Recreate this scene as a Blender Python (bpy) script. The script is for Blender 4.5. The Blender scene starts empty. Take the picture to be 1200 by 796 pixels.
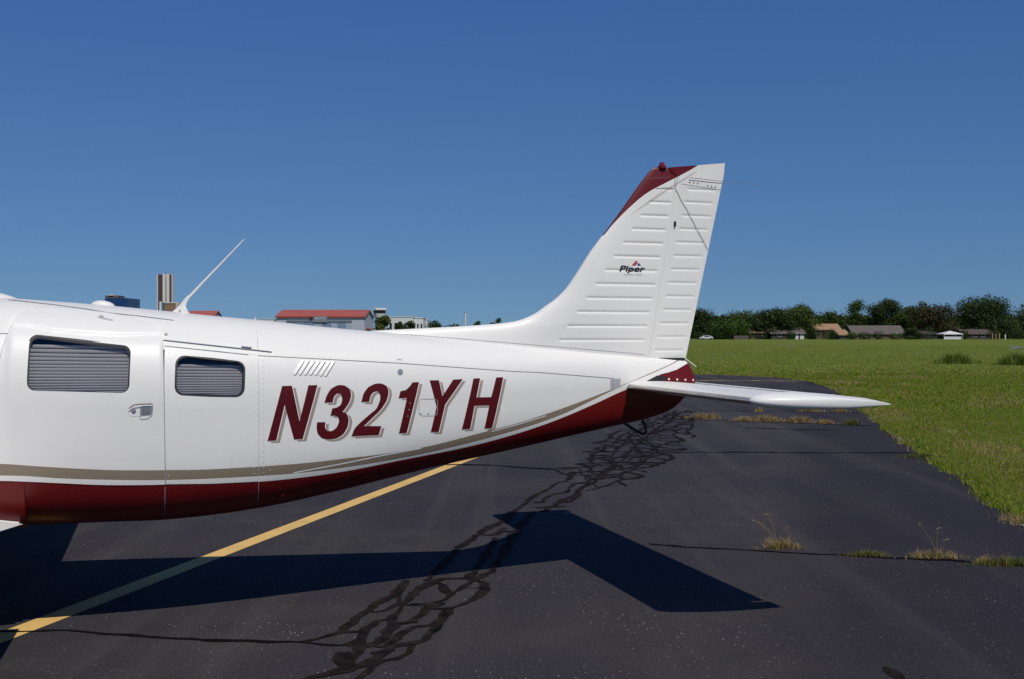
import bpy, bmesh, math, random
import numpy as np
from mathutils import Vector, Matrix
R = math.radians
rng = np.random.default_rng(7)
random.seed(7)
scene = bpy.context.scene
COL = scene.collection

# ------------------------------------------------------------------ camera
cam_d = bpy.data.cameras.new('camera')
cam = bpy.data.objects.new('camera', cam_d)
COL.objects.link(cam)
cam.location = (0, 0, 1.65)
cam.rotation_euler = (R(90 - 0.256), 0, 0)
cam_d.sensor_width = 36.0
cam_d.lens = 39.0
cam_d.clip_start = 0.05
cam_d.clip_end = 30000
scene.camera = cam
# ------------------------------------------------------------------ sky and sun
SUN_EL = R(55.6)
SUN_AZ = 0.462            # light travels (-sin, cos) in the ground plane
world = bpy.data.worlds.new('World')
scene.world = world
world.use_nodes = True
wn = world.node_tree.nodes
bg = wn['Background']
sky = wn.new('ShaderNodeTexSky')
sky.sky_type = 'NISHITA'
sky.sun_disc = False
sky.sun_elevation = SUN_EL
sky.sun_rotation = math.atan2(math.sin(SUN_AZ), -math.cos(SUN_AZ))
sky.altitude = 8000
sky.air_density = 4.0
sky.dust_density = 0.0
sky.ozone_density = 10.0
tc = wn.new('ShaderNodeTexCoord')
va = wn.new('ShaderNodeVectorMath'); va.operation = 'MULTIPLY_ADD'; va.inputs[1].default_value = (1, 1, 0.72); va.inputs[2].default_value = (0, 0, 0.098)
vn = wn.new('ShaderNodeVectorMath'); vn.operation = 'NORMALIZE'
world.node_tree.links.new(tc.outputs['Generated'], va.inputs[0]); world.node_tree.links.new(va.outputs[0], vn.inputs[0])
world.node_tree.links.new(vn.outputs[0], sky.inputs[0])
hsv = wn.new('ShaderNodeHueSaturation')
hsv.inputs['Hue'].default_value = 0.515
hsv.inputs['Saturation'].default_value = 1.15
world.node_tree.links.new(sky.outputs[0], hsv.inputs['Color'])
world.node_tree.links.new(hsv.outputs[0], bg.inputs[0])
bg.inputs[1].default_value = 0.090
sun_d = bpy.data.lights.new('sun', 'SUN')
sun_d.energy = 4.8
sun_d.angle = R(0.5)
sun_d.color = (1.0, 0.95, 0.865)
sun = bpy.data.objects.new('sun', sun_d)
COL.objects.link(sun)
ce = math.cos(SUN_EL)
LIGHT = Vector((-math.sin(SUN_AZ) * ce, math.cos(SUN_AZ) * ce, -math.sin(SUN_EL)))
sun.rotation_euler = LIGHT.to_track_quat('-Z', 'Y').to_euler()
sun.location = (0, 0, 60)
vs = scene.view_settings
vs.view_transform = 'Standard'
vs.look = 'None'
vs.gamma = 1
vs.exposure = -0.48

# ------------------------------------------------------------------ node helpers
def new_mat(name):
    m = bpy.data.materials.new(name)
    m.use_nodes = True
    nt = m.node_tree
    return m, nt, nt.nodes['Principled BSDF']
def N(nt, typ, **kw):
    n = nt.nodes.new(typ)
    for k, v in kw.items():
        setattr(n, k, v)
    return n
def math_n(nt, op, a, b=None, clamp=False):
    n = N(nt, 'ShaderNodeMath', operation=op, use_clamp=clamp)
    for i, v in enumerate((a, b)):
        if v is None: continue
        if isinstance(v, (int, float)): n.inputs[i].default_value = v
        else: nt.links.new(v, n.inputs[i])
    return n.outputs[0]
def mix_c(nt, fac, a, b, blend='MIX'):
    n = N(nt, 'ShaderNodeMix', data_type='RGBA', blend_type=blend)
    for i, v in ((0, fac), (6, a), (7, b)):
        if isinstance(v, (int, float)): n.inputs[i].default_value = v
        elif isinstance(v, tuple): n.inputs[i].default_value = (*v[:3], 1)
        else: nt.links.new(v, n.inputs[i])
    return n.outputs[2]
def noise(nt, vec, scale, detail=4, rough=0.55):
    n = N(nt, 'ShaderNodeTexNoise')
    n.inputs['Scale'].default_value = scale
    n.inputs['Detail'].default_value = detail
    n.inputs['Roughness'].default_value = rough
    if vec is not None: nt.links.new(vec, n.inputs['Vector'])
    return n.outputs['Fac']
def ramp(nt, fac, stops):
    n = N(nt, 'ShaderNodeValToRGB')
    el = n.color_ramp.elements
    while len(el) < len(stops): el.new(0.5)
    for e, (p, c) in zip(el, stops):
        e.position = p
        e.color = (*c, 1) if isinstance(c, tuple) else (c, c, c, 1)
    nt.links.new(fac, n.inputs[0])
    return n.outputs[0]
def bump(nt, p, height, strength, dist):
    b = N(nt, 'ShaderNodeBump')
    b.inputs['Strength'].default_value = strength
    b.inputs['Distance'].default_value = dist
    nt.links.new(height, b.inputs['Height'])
    nt.links.new(b.outputs[0], p.inputs['Normal'])
def obj_co(nt):
    return N(nt, 'ShaderNodeTexCoord').outputs['Object']
def plain(name, col, rough=0.5, metal=0.0, var=0.10, scale=8.0, spec=0.5, coat=0.0):
    m, nt, p = new_mat(name)
    co = obj_co(nt)
    f = noise(nt, co, scale, 5)
    lo = tuple(c * (1 - var) for c in col); hi = tuple(min(1, c * (1 + var)) for c in col)
    nt.links.new(ramp(nt, f, [(0.3, lo), (0.7, hi)]), p.inputs['Base Color'])
    p.inputs['Roughness'].default_value = rough
    p.inputs['Metallic'].default_value = metal
    p.inputs['Specular IOR Level'].default_value = spec
    p.inputs['Coat Weight'].default_value = coat
    return m
def island_mat(name, stops, rough=0.6, trans=0.25, spec=0.3):
    """leaves and blades: every loose face takes its own tint"""
    m, nt, p = new_mat(name)
    g = N(nt, 'ShaderNodeNewGeometry')
    c = ramp(nt, g.outputs['Random Per Island'], stops)
    nt.links.new(c, p.inputs['Base Color'])
    p.inputs['Roughness'].default_value = rough
    p.inputs['Specular IOR Level'].default_value = spec
    tr = N(nt, 'ShaderNodeBsdfTranslucent')
    nt.links.new(c, tr.inputs[0])
    mx = N(nt, 'ShaderNodeMixShader')
    mx.inputs[0].default_value = trans
    nt.links.new(p.outputs[0], mx.inputs[1]); nt.links.new(tr.outputs[0], mx.inputs[2])
    nt.links.new(mx.outputs[0], nt.nodes['Material Output'].inputs[0])
    return m

# ------------------------------------------------------------------ object helpers
def link(o, parent=None):
    COL.objects.link(o)
    if parent is not None: o.parent = parent
    return o
def tag(o, label=None, cat=None, group=None, kind=None):
    if label: o['label'] = label
    if cat: o['category'] = cat
    if group: o['group'] = group
    if kind: o['kind'] = kind
    return o
def thing(name, label, cat, loc=(0, 0, 0), rz=0.0, group=None):
    o = bpy.data.objects.new(name, None)
    o.empty_display_size = 0.3
    o.location = loc; o.rotation_euler = (0, 0, rz)
    link(o)
    return tag(o, label, cat, group)
def from_bm(name, bm, mat, parent=None, smooth=False):
    me = bpy.data.meshes.new(name)
    bm.to_mesh(me); bm.free()
    for m in (mat if isinstance(mat, (list, tuple)) else [mat]): me.materials.append(m)
    if smooth:
        me.shade_smooth()
        try: me.set_sharp_from_angle(angle=R(35))
        except Exception: pass
    return link(bpy.data.objects.new(name, me), parent)
def mesh_np(name, verts, faces_flat, sizes, mat, parent=None):
    """fast mesh from numpy: flat loop list and face sizes"""
    me = bpy.data.meshes.new(name)
    verts = np.asarray(verts, np.float32).reshape(-1, 3)
    faces_flat = np.asarray(faces_flat, np.int32).ravel()
    sizes = np.asarray(sizes, np.int32)
    me.vertices.add(len(verts)); me.vertices.foreach_set('co', verts.ravel())
    me.loops.add(len(faces_flat)); me.loops.foreach_set('vertex_index', faces_flat)
    me.polygons.add(len(sizes))
    st = np.zeros(len(sizes), np.int32); st[1:] = np.cumsum(sizes)[:-1]
    me.polygons.foreach_set('loop_start', st)
    me.update(calc_edges=True); me.validate()
    me.materials.append(mat)
    return link(bpy.data.objects.new(name, me), parent)
def bm_box(bm, x0, x1, y0, y1, z0, z1):
    v = [bm.verts.new(c) for c in ((x0,y0,z0),(x1,y0,z0),(x1,y1,z0),(x0,y1,z0),(x0,y0,z1),(x1,y0,z1),(x1,y1,z1),(x0,y1,z1))]
    for f in ((0,3,2,1),(4,5,6,7),(0,1,5,4),(1,2,6,5),(2,3,7,6),(3,0,4,7)): bm.faces.new([v[i] for i in f])
    return v
def box(name, x0, x1, y0, y1, z0, z1, mat, parent=None, bev=0.0):
    bm = bmesh.new(); bm_box(bm, x0, x1, y0, y1, z0, z1)
    if bev: bmesh.ops.bevel(bm, geom=bm.edges[:], offset=bev, segments=2, affect='EDGES')
    return from_bm(name, bm, mat, parent)
def bm_tube(bm, pts, rad, seg=8, cap=True):
    pts = [Vector(p) for p in pts]
    rads = rad if isinstance(rad, (list, tuple)) else [rad] * len(pts)
    rings = []
    for i, p in enumerate(pts):
        d = (pts[min(i+1, len(pts)-1)] - pts[max(i-1, 0)]).normalized()
        a = d.orthogonal().normalized() if i == 0 else (prev - d * prev.dot(d)).normalized()
        prev = a; b = d.cross(a)
        rings.append([bm.verts.new(p + (a * math.cos(t) + b * math.sin(t)) * rads[i]) for t in [2*math.pi*k/seg for k in range(seg)]])
    for r0, r1 in zip(rings, rings[1:]):
        for k in range(seg):
            bm.faces.new((r0[k], r0[(k+1) % seg], r1[(k+1) % seg], r1[k]))
    if cap:
        bm.faces.new(rings[0][::-1]); bm.faces.new(rings[-1])
def tube(name, pts, rad, mat, parent=None, seg=8):
    bm = bmesh.new(); bm_tube(bm, pts, rad, seg)
    return from_bm(name, bm, mat, parent, smooth=True)
def bm_lathe(bm, prof, origin, axis, seg=16):
    """profile of (distance along axis, radius)"""
    o = Vector(origin); ax = Vector(axis).normalized(); a = ax.orthogonal().normalized(); b = ax.cross(a)
    rings = []
    for d, r in prof:
        rings.append([bm.verts.new(o + ax*d + (a*math.cos(t) + b*math.sin(t)) * max(r, 1e-4)) for t in [2*math.pi*k/seg for k in range(seg)]])
    for r0, r1 in zip(rings, rings[1:]):
        for k in range(seg): bm.faces.new((r0[k], r0[(k+1) % seg], r1[(k+1) % seg], r1[k]))
    bm.faces.new(rings[0][::-1]); bm.faces.new(rings[-1])
def pchip(xs, ys, x):
    xs = np.array(xs, float); ys = np.array(ys, float); h = np.diff(xs); d = np.diff(ys) / h
    m = np.zeros(len(xs)); m[0] = d[0]; m[-1] = d[-1]
    for i in range(1, len(xs)-1):
        if d[i-1] * d[i] > 0:
            w1 = 2*h[i] + h[i-1]; w2 = h[i] + 2*h[i-1]; m[i] = (w1+w2) / (w1/d[i-1] + w2/d[i])
    x = np.clip(np.asarray(x, float), xs[0], xs[-1]); i = np.clip(np.searchsorted(xs, x) - 1, 0, len(xs)-2)
    t = (x - xs[i]) / h[i]
    return ys[i]*(1+2*t)*(1-t)**2 + h[i]*m[i]*t*(1-t)**2 + ys[i+1]*t*t*(3-2*t) + h[i]*m[i+1]*t*t*(t-1)

# ------------------------------------------------------------------ measured tables (metres)
LETTERS={
'N' : [(-2.309, 1.351), (-2.252, 1.351), (-2.209, 1.143), (-2.155, 1.352), (-2.101, 1.352), (-2.19, 1.038), (-2.24, 1.039), (-2.295, 1.242), (-2.344, 1.036), (-2.394, 1.036)] ,
'3' : [(-2.061, 1.248), (-2.048, 1.289), (-2.022, 1.329), (-1.977, 1.351), (-1.938, 1.347), (-1.906, 1.324), (-1.898, 1.289), (-1.909, 1.248), (-1.93, 1.217), (-1.952, 1.19), (-1.926, 1.179), (-1.913, 1.146), (-1.919, 1.102), (-1.945, 1.058), (-1.984, 1.034), (-2.029, 1.028), (-2.074, 1.038), (-2.102, 1.068), (-2.108, 1.103), (-2.105, 1.134), (-2.055, 1.133), (-2.059, 1.101), (-2.042, 1.079), (-2.016, 1.078), (-1.987, 1.098), (-1.971, 1.136), (-1.978, 1.162), (-2.0, 1.169), (-2.025, 1.17), (-2.014, 1.213), (-1.987, 1.216), (-1.961, 1.233), (-1.952, 1.268), (-1.961, 1.296), (-1.984, 1.3), (-2.003, 1.284), (-2.012, 1.247)] ,
'2' : [(-1.837, 1.246), (-1.823, 1.297), (-1.794, 1.334), (-1.747, 1.355), (-1.707, 1.354), (-1.674, 1.336), (-1.665, 1.299), (-1.679, 1.248), (-1.715, 1.196), (-1.762, 1.154), (-1.821, 1.101), (-1.712, 1.097), (-1.728, 1.043), (-1.897, 1.042), (-1.88, 1.088), (-1.841, 1.125), (-1.788, 1.168), (-1.742, 1.202), (-1.719, 1.256), (-1.719, 1.29), (-1.735, 1.307), (-1.761, 1.304), (-1.779, 1.283), (-1.788, 1.245)] ,
'1' : [(-1.513, 1.357), (-1.47, 1.358), (-1.551, 1.049), (-1.601, 1.048), (-1.55, 1.262), (-1.603, 1.263), (-1.592, 1.304), (-1.555, 1.312), (-1.529, 1.335)] ,
'Y' : [(-1.401, 1.367), (-1.341, 1.367), (-1.32, 1.268), (-1.246, 1.369), (-1.182, 1.371), (-1.302, 1.217), (-1.343, 1.047), (-1.395, 1.048), (-1.358, 1.206)] ,
'H' : [(-1.11, 1.373), (-1.064, 1.374), (-1.093, 1.255), (-0.991, 1.254), (-0.954, 1.377), (-0.905, 1.378), (-0.982, 1.057), (-1.035, 1.057), (-1.004, 1.202), (-1.106, 1.202), (-1.133, 1.058), (-1.189, 1.057)] ,
}
LOUV= [((-2.176, 1.491), (-2.233, 1.411)), ((-2.146, 1.491), (-2.203, 1.41)), ((-2.114, 1.489), (-2.171, 1.409)), ((-2.082, 1.488), (-2.14, 1.408)), ((-2.052, 1.486), (-2.11, 1.406)), ((-2.02, 1.484), (-2.079, 1.402)), ((-1.993, 1.486), (-2.051, 1.4))]
SEAL=[
(0.037, [(-1.128, 5.935), (-1.059, 6.0), (-0.963, 6.135), (-0.901, 6.422), (-0.849, 6.697), (-0.816, 6.844), (-0.75, 6.997), (-0.72, 7.228), (-0.706, 7.424)]) ,
(0.033, [(-0.849, 6.697), (-0.824, 6.577), (-0.767, 6.596), (-0.696, 6.78), (-0.713, 7.042)]) ,
(0.035, [(-0.96, 6.117), (-0.831, 6.187), (-0.778, 6.366), (-0.708, 6.422), (-0.675, 6.577), (-0.649, 6.822), (-0.597, 7.18), (-0.524, 7.374)]) ,
(0.034, [(-0.877, 5.871), (-0.824, 6.0), (-0.824, 6.204)]) ,
(0.048, [(-0.876, 5.748), (-0.858, 5.573), (-0.812, 5.434)]) ,
(0.042, [(-0.97, 5.227), (-0.954, 5.313), (-0.877, 5.381), (-0.799, 5.461), (-0.807, 5.748), (-0.815, 6.135)]) ,
(0.036, [(-0.82, 5.84), (-0.74, 5.903), (-0.687, 6.067), (-0.667, 6.311), (-0.601, 6.311), (-0.556, 6.46), (-0.496, 6.697), (-0.419, 6.801)]) ,
(0.029, [(-0.775, 5.903), (-0.697, 5.84), (-0.614, 6.067), (-0.556, 6.239), (-0.465, 6.275), (-0.418, 6.422), (-0.407, 6.616)]) ,
(0.039, [(-0.716, 5.718), (-0.668, 5.748), (-0.621, 5.871), (-0.544, 5.903), (-0.462, 6.0), (-0.436, 6.135), (-0.41, 6.311)]) ,
(0.031, [(-0.746, 5.202), (-0.73, 5.313), (-0.701, 5.461), (-0.651, 5.601), (-0.587, 5.63), (-0.544, 5.718), (-0.523, 5.871)]) ,
(0.037, [(-0.816, 5.461), (-0.741, 5.516), (-0.702, 5.601), (-0.668, 5.748)]) ,
(0.03, [(-0.684, 6.204), (-0.698, 6.422)]) ,
(0.015, [(-0.641, 6.739), (-0.543, 6.78), (-0.42, 6.822)]) ,
(0.033, [(-0.659, 6.765), (-0.625, 7.071), (-0.551, 7.355), (-0.447, 7.481), (-0.335, 7.481), (-0.243, 7.43), (-0.184, 7.306), (-0.169, 7.163), (-0.198, 7.025), (-0.255, 6.849), (-0.34, 6.703), (-0.437, 6.642), (-0.527, 6.765), (-0.619, 6.765)]) ,
(0.035, [(-0.499, 7.405), (-0.428, 7.163), (-0.38, 7.071), (-0.322, 7.21), (-0.264, 7.405), (-0.19, 7.559), (-0.146, 7.664)]) ,
(0.028, [(-0.38, 7.071), (-0.412, 6.892), (-0.496, 6.765), (-0.528, 6.523), (-0.56, 6.334)]) ,
(0.014, [(-0.312, 7.21), (-0.213, 7.187), (-0.175, 7.163)]) ,
(0.036, [(-0.387, 6.642), (-0.368, 6.484), (-0.407, 6.334), (-0.439, 6.24)]) ,
(0.044, [(-0.409, 8.563), (-0.342, 8.84), (-0.273, 9.212), (-0.168, 9.533), (-0.112, 9.659), (0.021, 10.343)]) ,
(0.038, [(-0.298, 9.135), (-0.16, 9.097), (-0.08, 9.29), (0.018, 9.251)]) ,
(0.053, [(-0.133, 9.135), (-0.067, 9.45)]) ,
(0.037, [(-0.577, 7.405), (-0.499, 7.942), (-0.409, 8.563)]) ,
(0.039, [(-0.29, 7.507), (-0.206, 8.18), (-0.131, 8.985)]) ,
(0.041, [(-0.146, 7.664), (-0.071, 8.304), (0.018, 9.212), (0.19, 10.246)]) ,
(0.034, [(-0.096, 9.67), (0.03, 10.375), (0.118, 10.767), (0.244, 11.37), (0.391, 11.843), (0.506, 12.304), (0.614, 12.466), (0.681, 12.918), (0.755, 13.157)]) ,
(0.031, [(0.209, 10.933), (0.27, 10.85), (0.344, 11.191), (0.445, 11.461), (0.556, 11.554), (0.635, 12.043), (0.703, 12.251), (0.824, 12.357), (0.919, 12.688)]) ,
(0.023, [(0.225, 10.528), (0.412, 10.607), (0.522, 10.607)]) ,
(0.043, [(0.28, 10.3), (0.415, 10.687), (0.534, 11.104), (0.647, 11.28), (0.695, 11.649), (0.824, 12.146), (0.91, 12.357), (1.041, 12.918), (1.173, 13.405), (1.316, 13.93)]) ,
(0.035, [(0.471, 10.85), (0.576, 10.933), (0.684, 11.461)]) ,
(0.023, [(0.526, 13.558), (0.577, 13.28), (0.657, 13.037), (0.755, 13.157), (0.831, 13.405), (0.812, 13.597), (0.591, 13.597)]) ,
(0.02, [(0.561, 13.636), (0.791, 13.795), (1.047, 13.795), (1.164, 13.663)]) ,
(0.022, [(0.609, 12.357), (0.76, 12.251), (0.867, 12.357), (0.934, 11.942), (1.063, 12.146), (1.178, 12.466), (1.246, 12.576), (1.265, 12.918), (1.438, 13.405)]) ,
(0.017, [(0.78, 11.697), (0.931, 11.892)]) ,
(0.018, [(1.178, 12.466), (1.25, 12.043)]) ,
(0.022, [(0.718, 13.037), (0.846, 12.918), (0.845, 12.466)]) ,
(0.019, [(0.867, 12.576), (1.003, 12.632), (1.101, 12.918), (1.265, 12.918)]) ,
(0.032, [(1.129, 14.003), (1.019, 14.284), (1.079, 14.882), (1.18, 15.532), (1.284, 15.703), (1.382, 16.428), (1.514, 16.62), (1.689, 17.651), (1.998, 18.819)]) ,
(0.026, [(1.168, 14.284), (1.255, 14.142), (1.381, 14.429), (1.481, 14.429), (1.631, 14.882), (1.753, 15.039), (1.913, 15.2)]) ,
(0.02, [(1.208, 15.2), (1.355, 14.882), (1.579, 15.039), (1.847, 15.532), (2.013, 15.703)]) ,
(0.024, [(1.347, 16.241), (1.649, 16.428), (1.899, 16.62), (2.078, 16.817), (2.246, 16.62)]) ,
(0.023, [(1.55, 17.018), (1.688, 16.817), (1.952, 17.435), (2.14, 17.651), (2.446, 18.1)]) ,
(0.029, [(1.972, 18.573), (1.848, 17.224), (1.814, 15.878), (1.788, 15.039)]) ,
(0.029, [(2.052, 18.334), (2.073, 17.435), (2.101, 16.241), (2.027, 15.532)]) ,
(0.023, [(2.455, 19.87), (2.577, 19.071), (2.939, 19.87)]) ,
(0.022, [(2.18, 18.334), (2.402, 18.573), (2.747, 19.33), (2.843, 19.071)]) ,
(0.024, [(1.302, 13.601), (1.401, 13.346), (1.507, 13.601), (1.616, 14.142), (1.735, 14.882)]) ,
(0.033, [(0.937, 12.524), (1.082, 13.222), (1.275, 14.003), (1.463, 14.577), (1.631, 15.532), (1.839, 16.428), (2.167, 17.873), (2.523, 19.33), (2.899, 20.739), (3.554, 23.476)]) ,
(0.026, [(1.222, 14.142), (1.433, 15.532), (1.668, 16.62), (1.876, 17.873), (2.179, 19.071), (2.61, 20.739), (3.389, 23.095)]) ,
]
CRACK=[
(0.041, [(-3.032, 6.158), (-2.833, 6.139), (-2.457, 6.167), (-2.208, 6.106), (-1.889, 6.02), (-1.752, 5.995), (-1.231, 5.929), (-0.88, 5.864)]) ,
(0.09, [(-1.083, 14.084), (-0.431, 14.01), (-0.107, 13.892), (0.21, 13.68), (0.542, 13.55)]) ,
(0.09, [(1.074, 15.51), (1.442, 15.623), (2.021, 15.454), (3.106, 15.532), (4.28, 15.454), (5.349, 15.454), (5.724, 15.343)]) ,
(0.09, [(4.151, 19.625), (4.563, 19.447), (5.036, 19.255), (5.613, 19.101)]) ,
(0.09, [(3.34, 21.711), (3.765, 21.28), (4.815, 20.866), (5.668, 20.468), (6.209, 20.179), (6.612, 19.991)]) ,
(0.09, [(3.695, 24.02), (4.594, 23.886), (5.512, 23.886), (6.542, 23.623), (7.405, 23.366)]) ,
(0.083, [(1.074, 8.727), (1.324, 8.604), (1.641, 8.536), (1.943, 8.418), (2.244, 8.337), (2.54, 8.256), (2.825, 8.162), (3.121, 8.116), (3.389, 8.01), (3.72, 7.863)]) ,
(0.085, [(1.094, 14.224), (1.542, 14.319), (1.963, 14.177)]) ,
(0.09, [(0.985, 15.623), (1.201, 15.611)]) ,
(0.09, [(0.969, 14.814), (1.137, 14.783)]) ,
(0.09, [(0.0, 26.88), (2.121, 27.571), (4.472, 29.065), (6.619, 30.731), (8.993, 31.177)]) ,
]
EDGE= [(4.332, 8.162), (4.478, 9.097), (4.652, 10.08), (4.713, 10.844), (4.974, 11.93), (5.218, 13.095), (5.399, 14.038), (5.644, 15.127), (6.033, 17.051), (6.523, 19.186), (6.902, 20.866), (7.614, 23.966), (8.508, 27.93), (9.386, 32.111), (9.878, 34.992), (10.316, 38.649), (10.296, 42.224), (9.467, 43.955), (8.547, 45.349), (7.404, 45.833)]

WEED= [(2.072, 8.553), (2.648, 8.256), (3.108, 8.162), (3.546, 7.921), (3.758, 21.711), (4.452, 21.28), (4.814, 21.071), (5.409, 20.866), (5.806, 20.566), (6.207, 20.274), (5.299, 23.754), (6.395, 23.754), (6.996, 23.623), (4.701, 10.322)]
TAUPE_TOP = [(-3.791, 0.965), (-3.618, 0.946), (-3.383, 0.922), (-3.203, 0.907), (-2.956, 0.896), (-2.702, 0.888), (-2.458, 0.889), (-2.185, 0.895), (-1.901, 0.912), (-1.725, 0.923), (-1.453, 0.952), (-1.142, 1.011), (-0.982, 1.045), (-0.843, 1.072), (-0.538, 1.152), (-0.223, 1.249), (-0.061, 1.303), (0.175, 1.385), (0.372, 1.455)]
TAUPE_BOT = [(-3.792, 0.902), (-3.677, 0.895), (-3.502, 0.875), (-3.204, 0.853), (-2.956, 0.84), (-2.702, 0.834), (-2.457, 0.833), (-2.31, 0.834), (-2.042, 0.846), (-1.971, 0.851), (-1.603, 0.889), (-1.138, 0.965), (-0.839, 1.029), (-0.536, 1.11), (-0.126, 1.271), (-0.012, 1.316), (0.175, 1.378), (0.37, 1.448)]
RED_TOP = [(-3.792, 0.874), (-3.677, 0.865), (-3.503, 0.849), (-3.264, 0.827), (-2.956, 0.813), (-2.701, 0.804), (-2.457, 0.799), (-2.184, 0.809), (-1.897, 0.834), (-1.601, 0.876), (-1.135, 0.942), (-0.837, 1.004), (-0.535, 1.088), (-0.223, 1.199), (-0.027, 1.274), (0.173, 1.334), (0.33, 1.397), (0.481, 1.447)]
SPLIT = [(-2.24, 0.841), (-1.972, 0.876), (-1.725, 0.913), (-1.453, 0.949)]
SPLIT2 = [(-0.984, 1.035), (-0.842, 1.064), (-0.601, 1.123)]
DOOR_PTS = [(-3.786, 1.569), (-3.762, 1.668), (-3.749, 1.71), (-3.734, 1.753), (-3.713, 1.775), (-3.666, 1.799), (-3.573, 1.804), (-3.438, 1.794), (-3.277, 1.774), (-3.162, 1.753), (-3.113, 1.738), (-3.066, 1.726), (-3.033, 1.708), (-3.005, 1.679), (-2.981, 1.64), (-2.97, 1.612), (-2.966, 1.423), (-2.963, 1.234), (-2.956, 0.814)]
WIN1_PTS = [(-3.655, 1.64), (-3.138, 1.58), (-3.146, 1.328), (-3.661, 1.351)]
WIN2_PTS = [(-2.896, 1.531), (-2.522, 1.489), (-2.531, 1.297), (-2.902, 1.318)]
CREASE = [(-3.745, 1.711), (-3.642, 1.702), (-3.554, 1.684), (-3.379, 1.667), (-3.201, 1.658), (-3.002, 1.661)]
ROOFSEAM = [(-3.808, 1.847), (-3.577, 1.821), (-3.394, 1.797), (-3.255, 1.772), (-3.115, 1.758), (-2.912, 1.732)]
SIDESEAM = [(-2.454, 1.528), (-1.602, 1.475), (-0.84, 1.414), (-0.659, 1.405), (-0.096, 1.356)]

# ------------------------------------------------------------------ materials of the setting
def make_asphalt():
    m, nt, p = new_mat('asphalt')
    co = obj_co(nt)
    big = noise(nt, co, 0.35, 3)
    mid = noise(nt, co, 2.3, 5, 0.6)
    fine = noise(nt, co, 75, 4, 0.75)
    mp = N(nt, 'ShaderNodeMapping'); mp.inputs['Rotation'].default_value = (0, 0, R(14.6)); mp.inputs['Scale'].default_value = (1.6, 0.03, 1)
    nt.links.new(co, mp.inputs[0])
    lane = noise(nt, mp.outputs[0], 1.0, 4, 0.6)
    base = ramp(nt, mid, [(0.3, (0.0300, 0.0265, 0.0265)), (0.7, (0.0445, 0.0395, 0.0385))])
    base = mix_c(nt, ramp(nt, big, [(0.40, 0.0), (0.58, 0.95)]), base, (0.0285, 0.0250, 0.0300))
    base = mix_c(nt, ramp(nt, lane, [(0.50, 0.0), (0.64, 0.62)]), base, (0.055, 0.050, 0.048))
    base = mix_c(nt, 0.75, base, ramp(nt, fine, [(0.35, 0.20), (0.65, 0.82)]), 'OVERLAY')
    # exposed pale aggregate
    vo = N(nt, 'ShaderNodeTexVoronoi'); vo.inputs['Scale'].default_value = 75
    nt.links.new(co, vo.inputs['Vector'])
    sep = N(nt, 'ShaderNodeSeparateColor'); nt.links.new(vo.outputs['Color'], sep.inputs[0])
    pick = math_n(nt, 'GREATER_THAN', sep.outputs[0], 0.78)
    near = math_n(nt, 'LESS_THAN', vo.outputs['Distance'], math_n(nt, 'MULTIPLY', sep.outputs[1], 0.42))
    clump = ramp(nt, noise(nt, co, 0.9, 3), [(0.38, 0.15), (0.62, 1.0)])
    st = math_n(nt, 'MULTIPLY', math_n(nt, 'MULTIPLY', pick, near), clump)
    stone = ramp(nt, sep.outputs[2], [(0.0, (0.07, 0.06, 0.055)), (0.8, (0.15, 0.137, 0.123)), (1.0, (0.36, 0.33, 0.29))])
    base = mix_c(nt, st, base, stone)
    # the right-hand lane carries a darker seal coat
    sx = N(nt, 'ShaderNodeSeparateXYZ'); nt.links.new(co, sx.inputs[0])
    u = math_n(nt, 'SUBTRACT', math_n(nt, 'MULTIPLY', sx.outputs[0], .968), math_n(nt, 'MULTIPLY', sx.outputs[1], .252))
    u = math_n(nt, 'ADD', u, math_n(nt, 'MULTIPLY', math_n(nt, 'SUBTRACT', mid, .5), .5))
    coat = ramp(nt, math_n(nt, 'ADD', math_n(nt, 'MULTIPLY', u, .35), .5), [(0.40, 0.0), (0.60, 1.0)])
    base = mix_c(nt, coat, base, mix_c(nt, 1.0, base, (0.70, 0.68, 0.74), 'MULTIPLY'))
    nt.links.new(base, p.inputs['Base Color'])
    p.inputs['Roughness'].default_value = 0.92
    p.inputs['Specular IOR Level'].default_value = 0.22
    bump(nt, p, fine, 0.35, 0.004)
    return m
def make_field():
    m, nt, p = new_mat('grass_field')
    co = obj_co(nt)
    a = noise(nt, co, 0.05, 5, 0.6); b = noise(nt, co, 0.6, 5, 0.65); c = noise(nt, co, 14, 4, 0.7)
    mp = N(nt, 'ShaderNodeMapping'); mp.inputs['Scale'].default_value = (0.012, 0.16, 1); nt.links.new(co, mp.inputs[0])
    band = noise(nt, mp.outputs[0], 1.0, 4, 0.6)
    g = ramp(nt, b, [(0.3, (0.080, 0.118, 0.014)), (0.5, (0.110, 0.150, 0.018)), (0.72, (0.160, 0.170, 0.030))])
    g = mix_c(nt, ramp(nt, a, [(0.42, 0.0), (0.62, 0.55)]), g, (0.085, 0.145, 0.016))
    g = mix_c(nt, ramp(nt, band, [(0.42, 0.0), (0.64, 0.65)]), g, (0.165, 0.165, 0.034))
    g = mix_c(nt, 0.8, g, ramp(nt, c, [(0.3, 0.22), (0.7, 0.76)]), 'OVERLAY')
    nt.links.new(g, p.inputs['Base Color'])
    p.inputs['Roughness'].default_value = 0.95
    p.inputs['Specular IOR Level'].default_value = 0.1
    bump(nt, p, c, 0.9, 0.05)
    return m
M = {}
M['asphalt'] = make_asphalt()
M['field'] = make_field()
M['sealant'] = plain('sealant', (0.0140, 0.0100, 0.0082), 0.9, var=0.85, scale=9, spec=0.08)
M['crack'] = plain('crack_dark', (0.006, 0.005, 0.006), 0.95, var=0.4, scale=20, spec=0.05)
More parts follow.
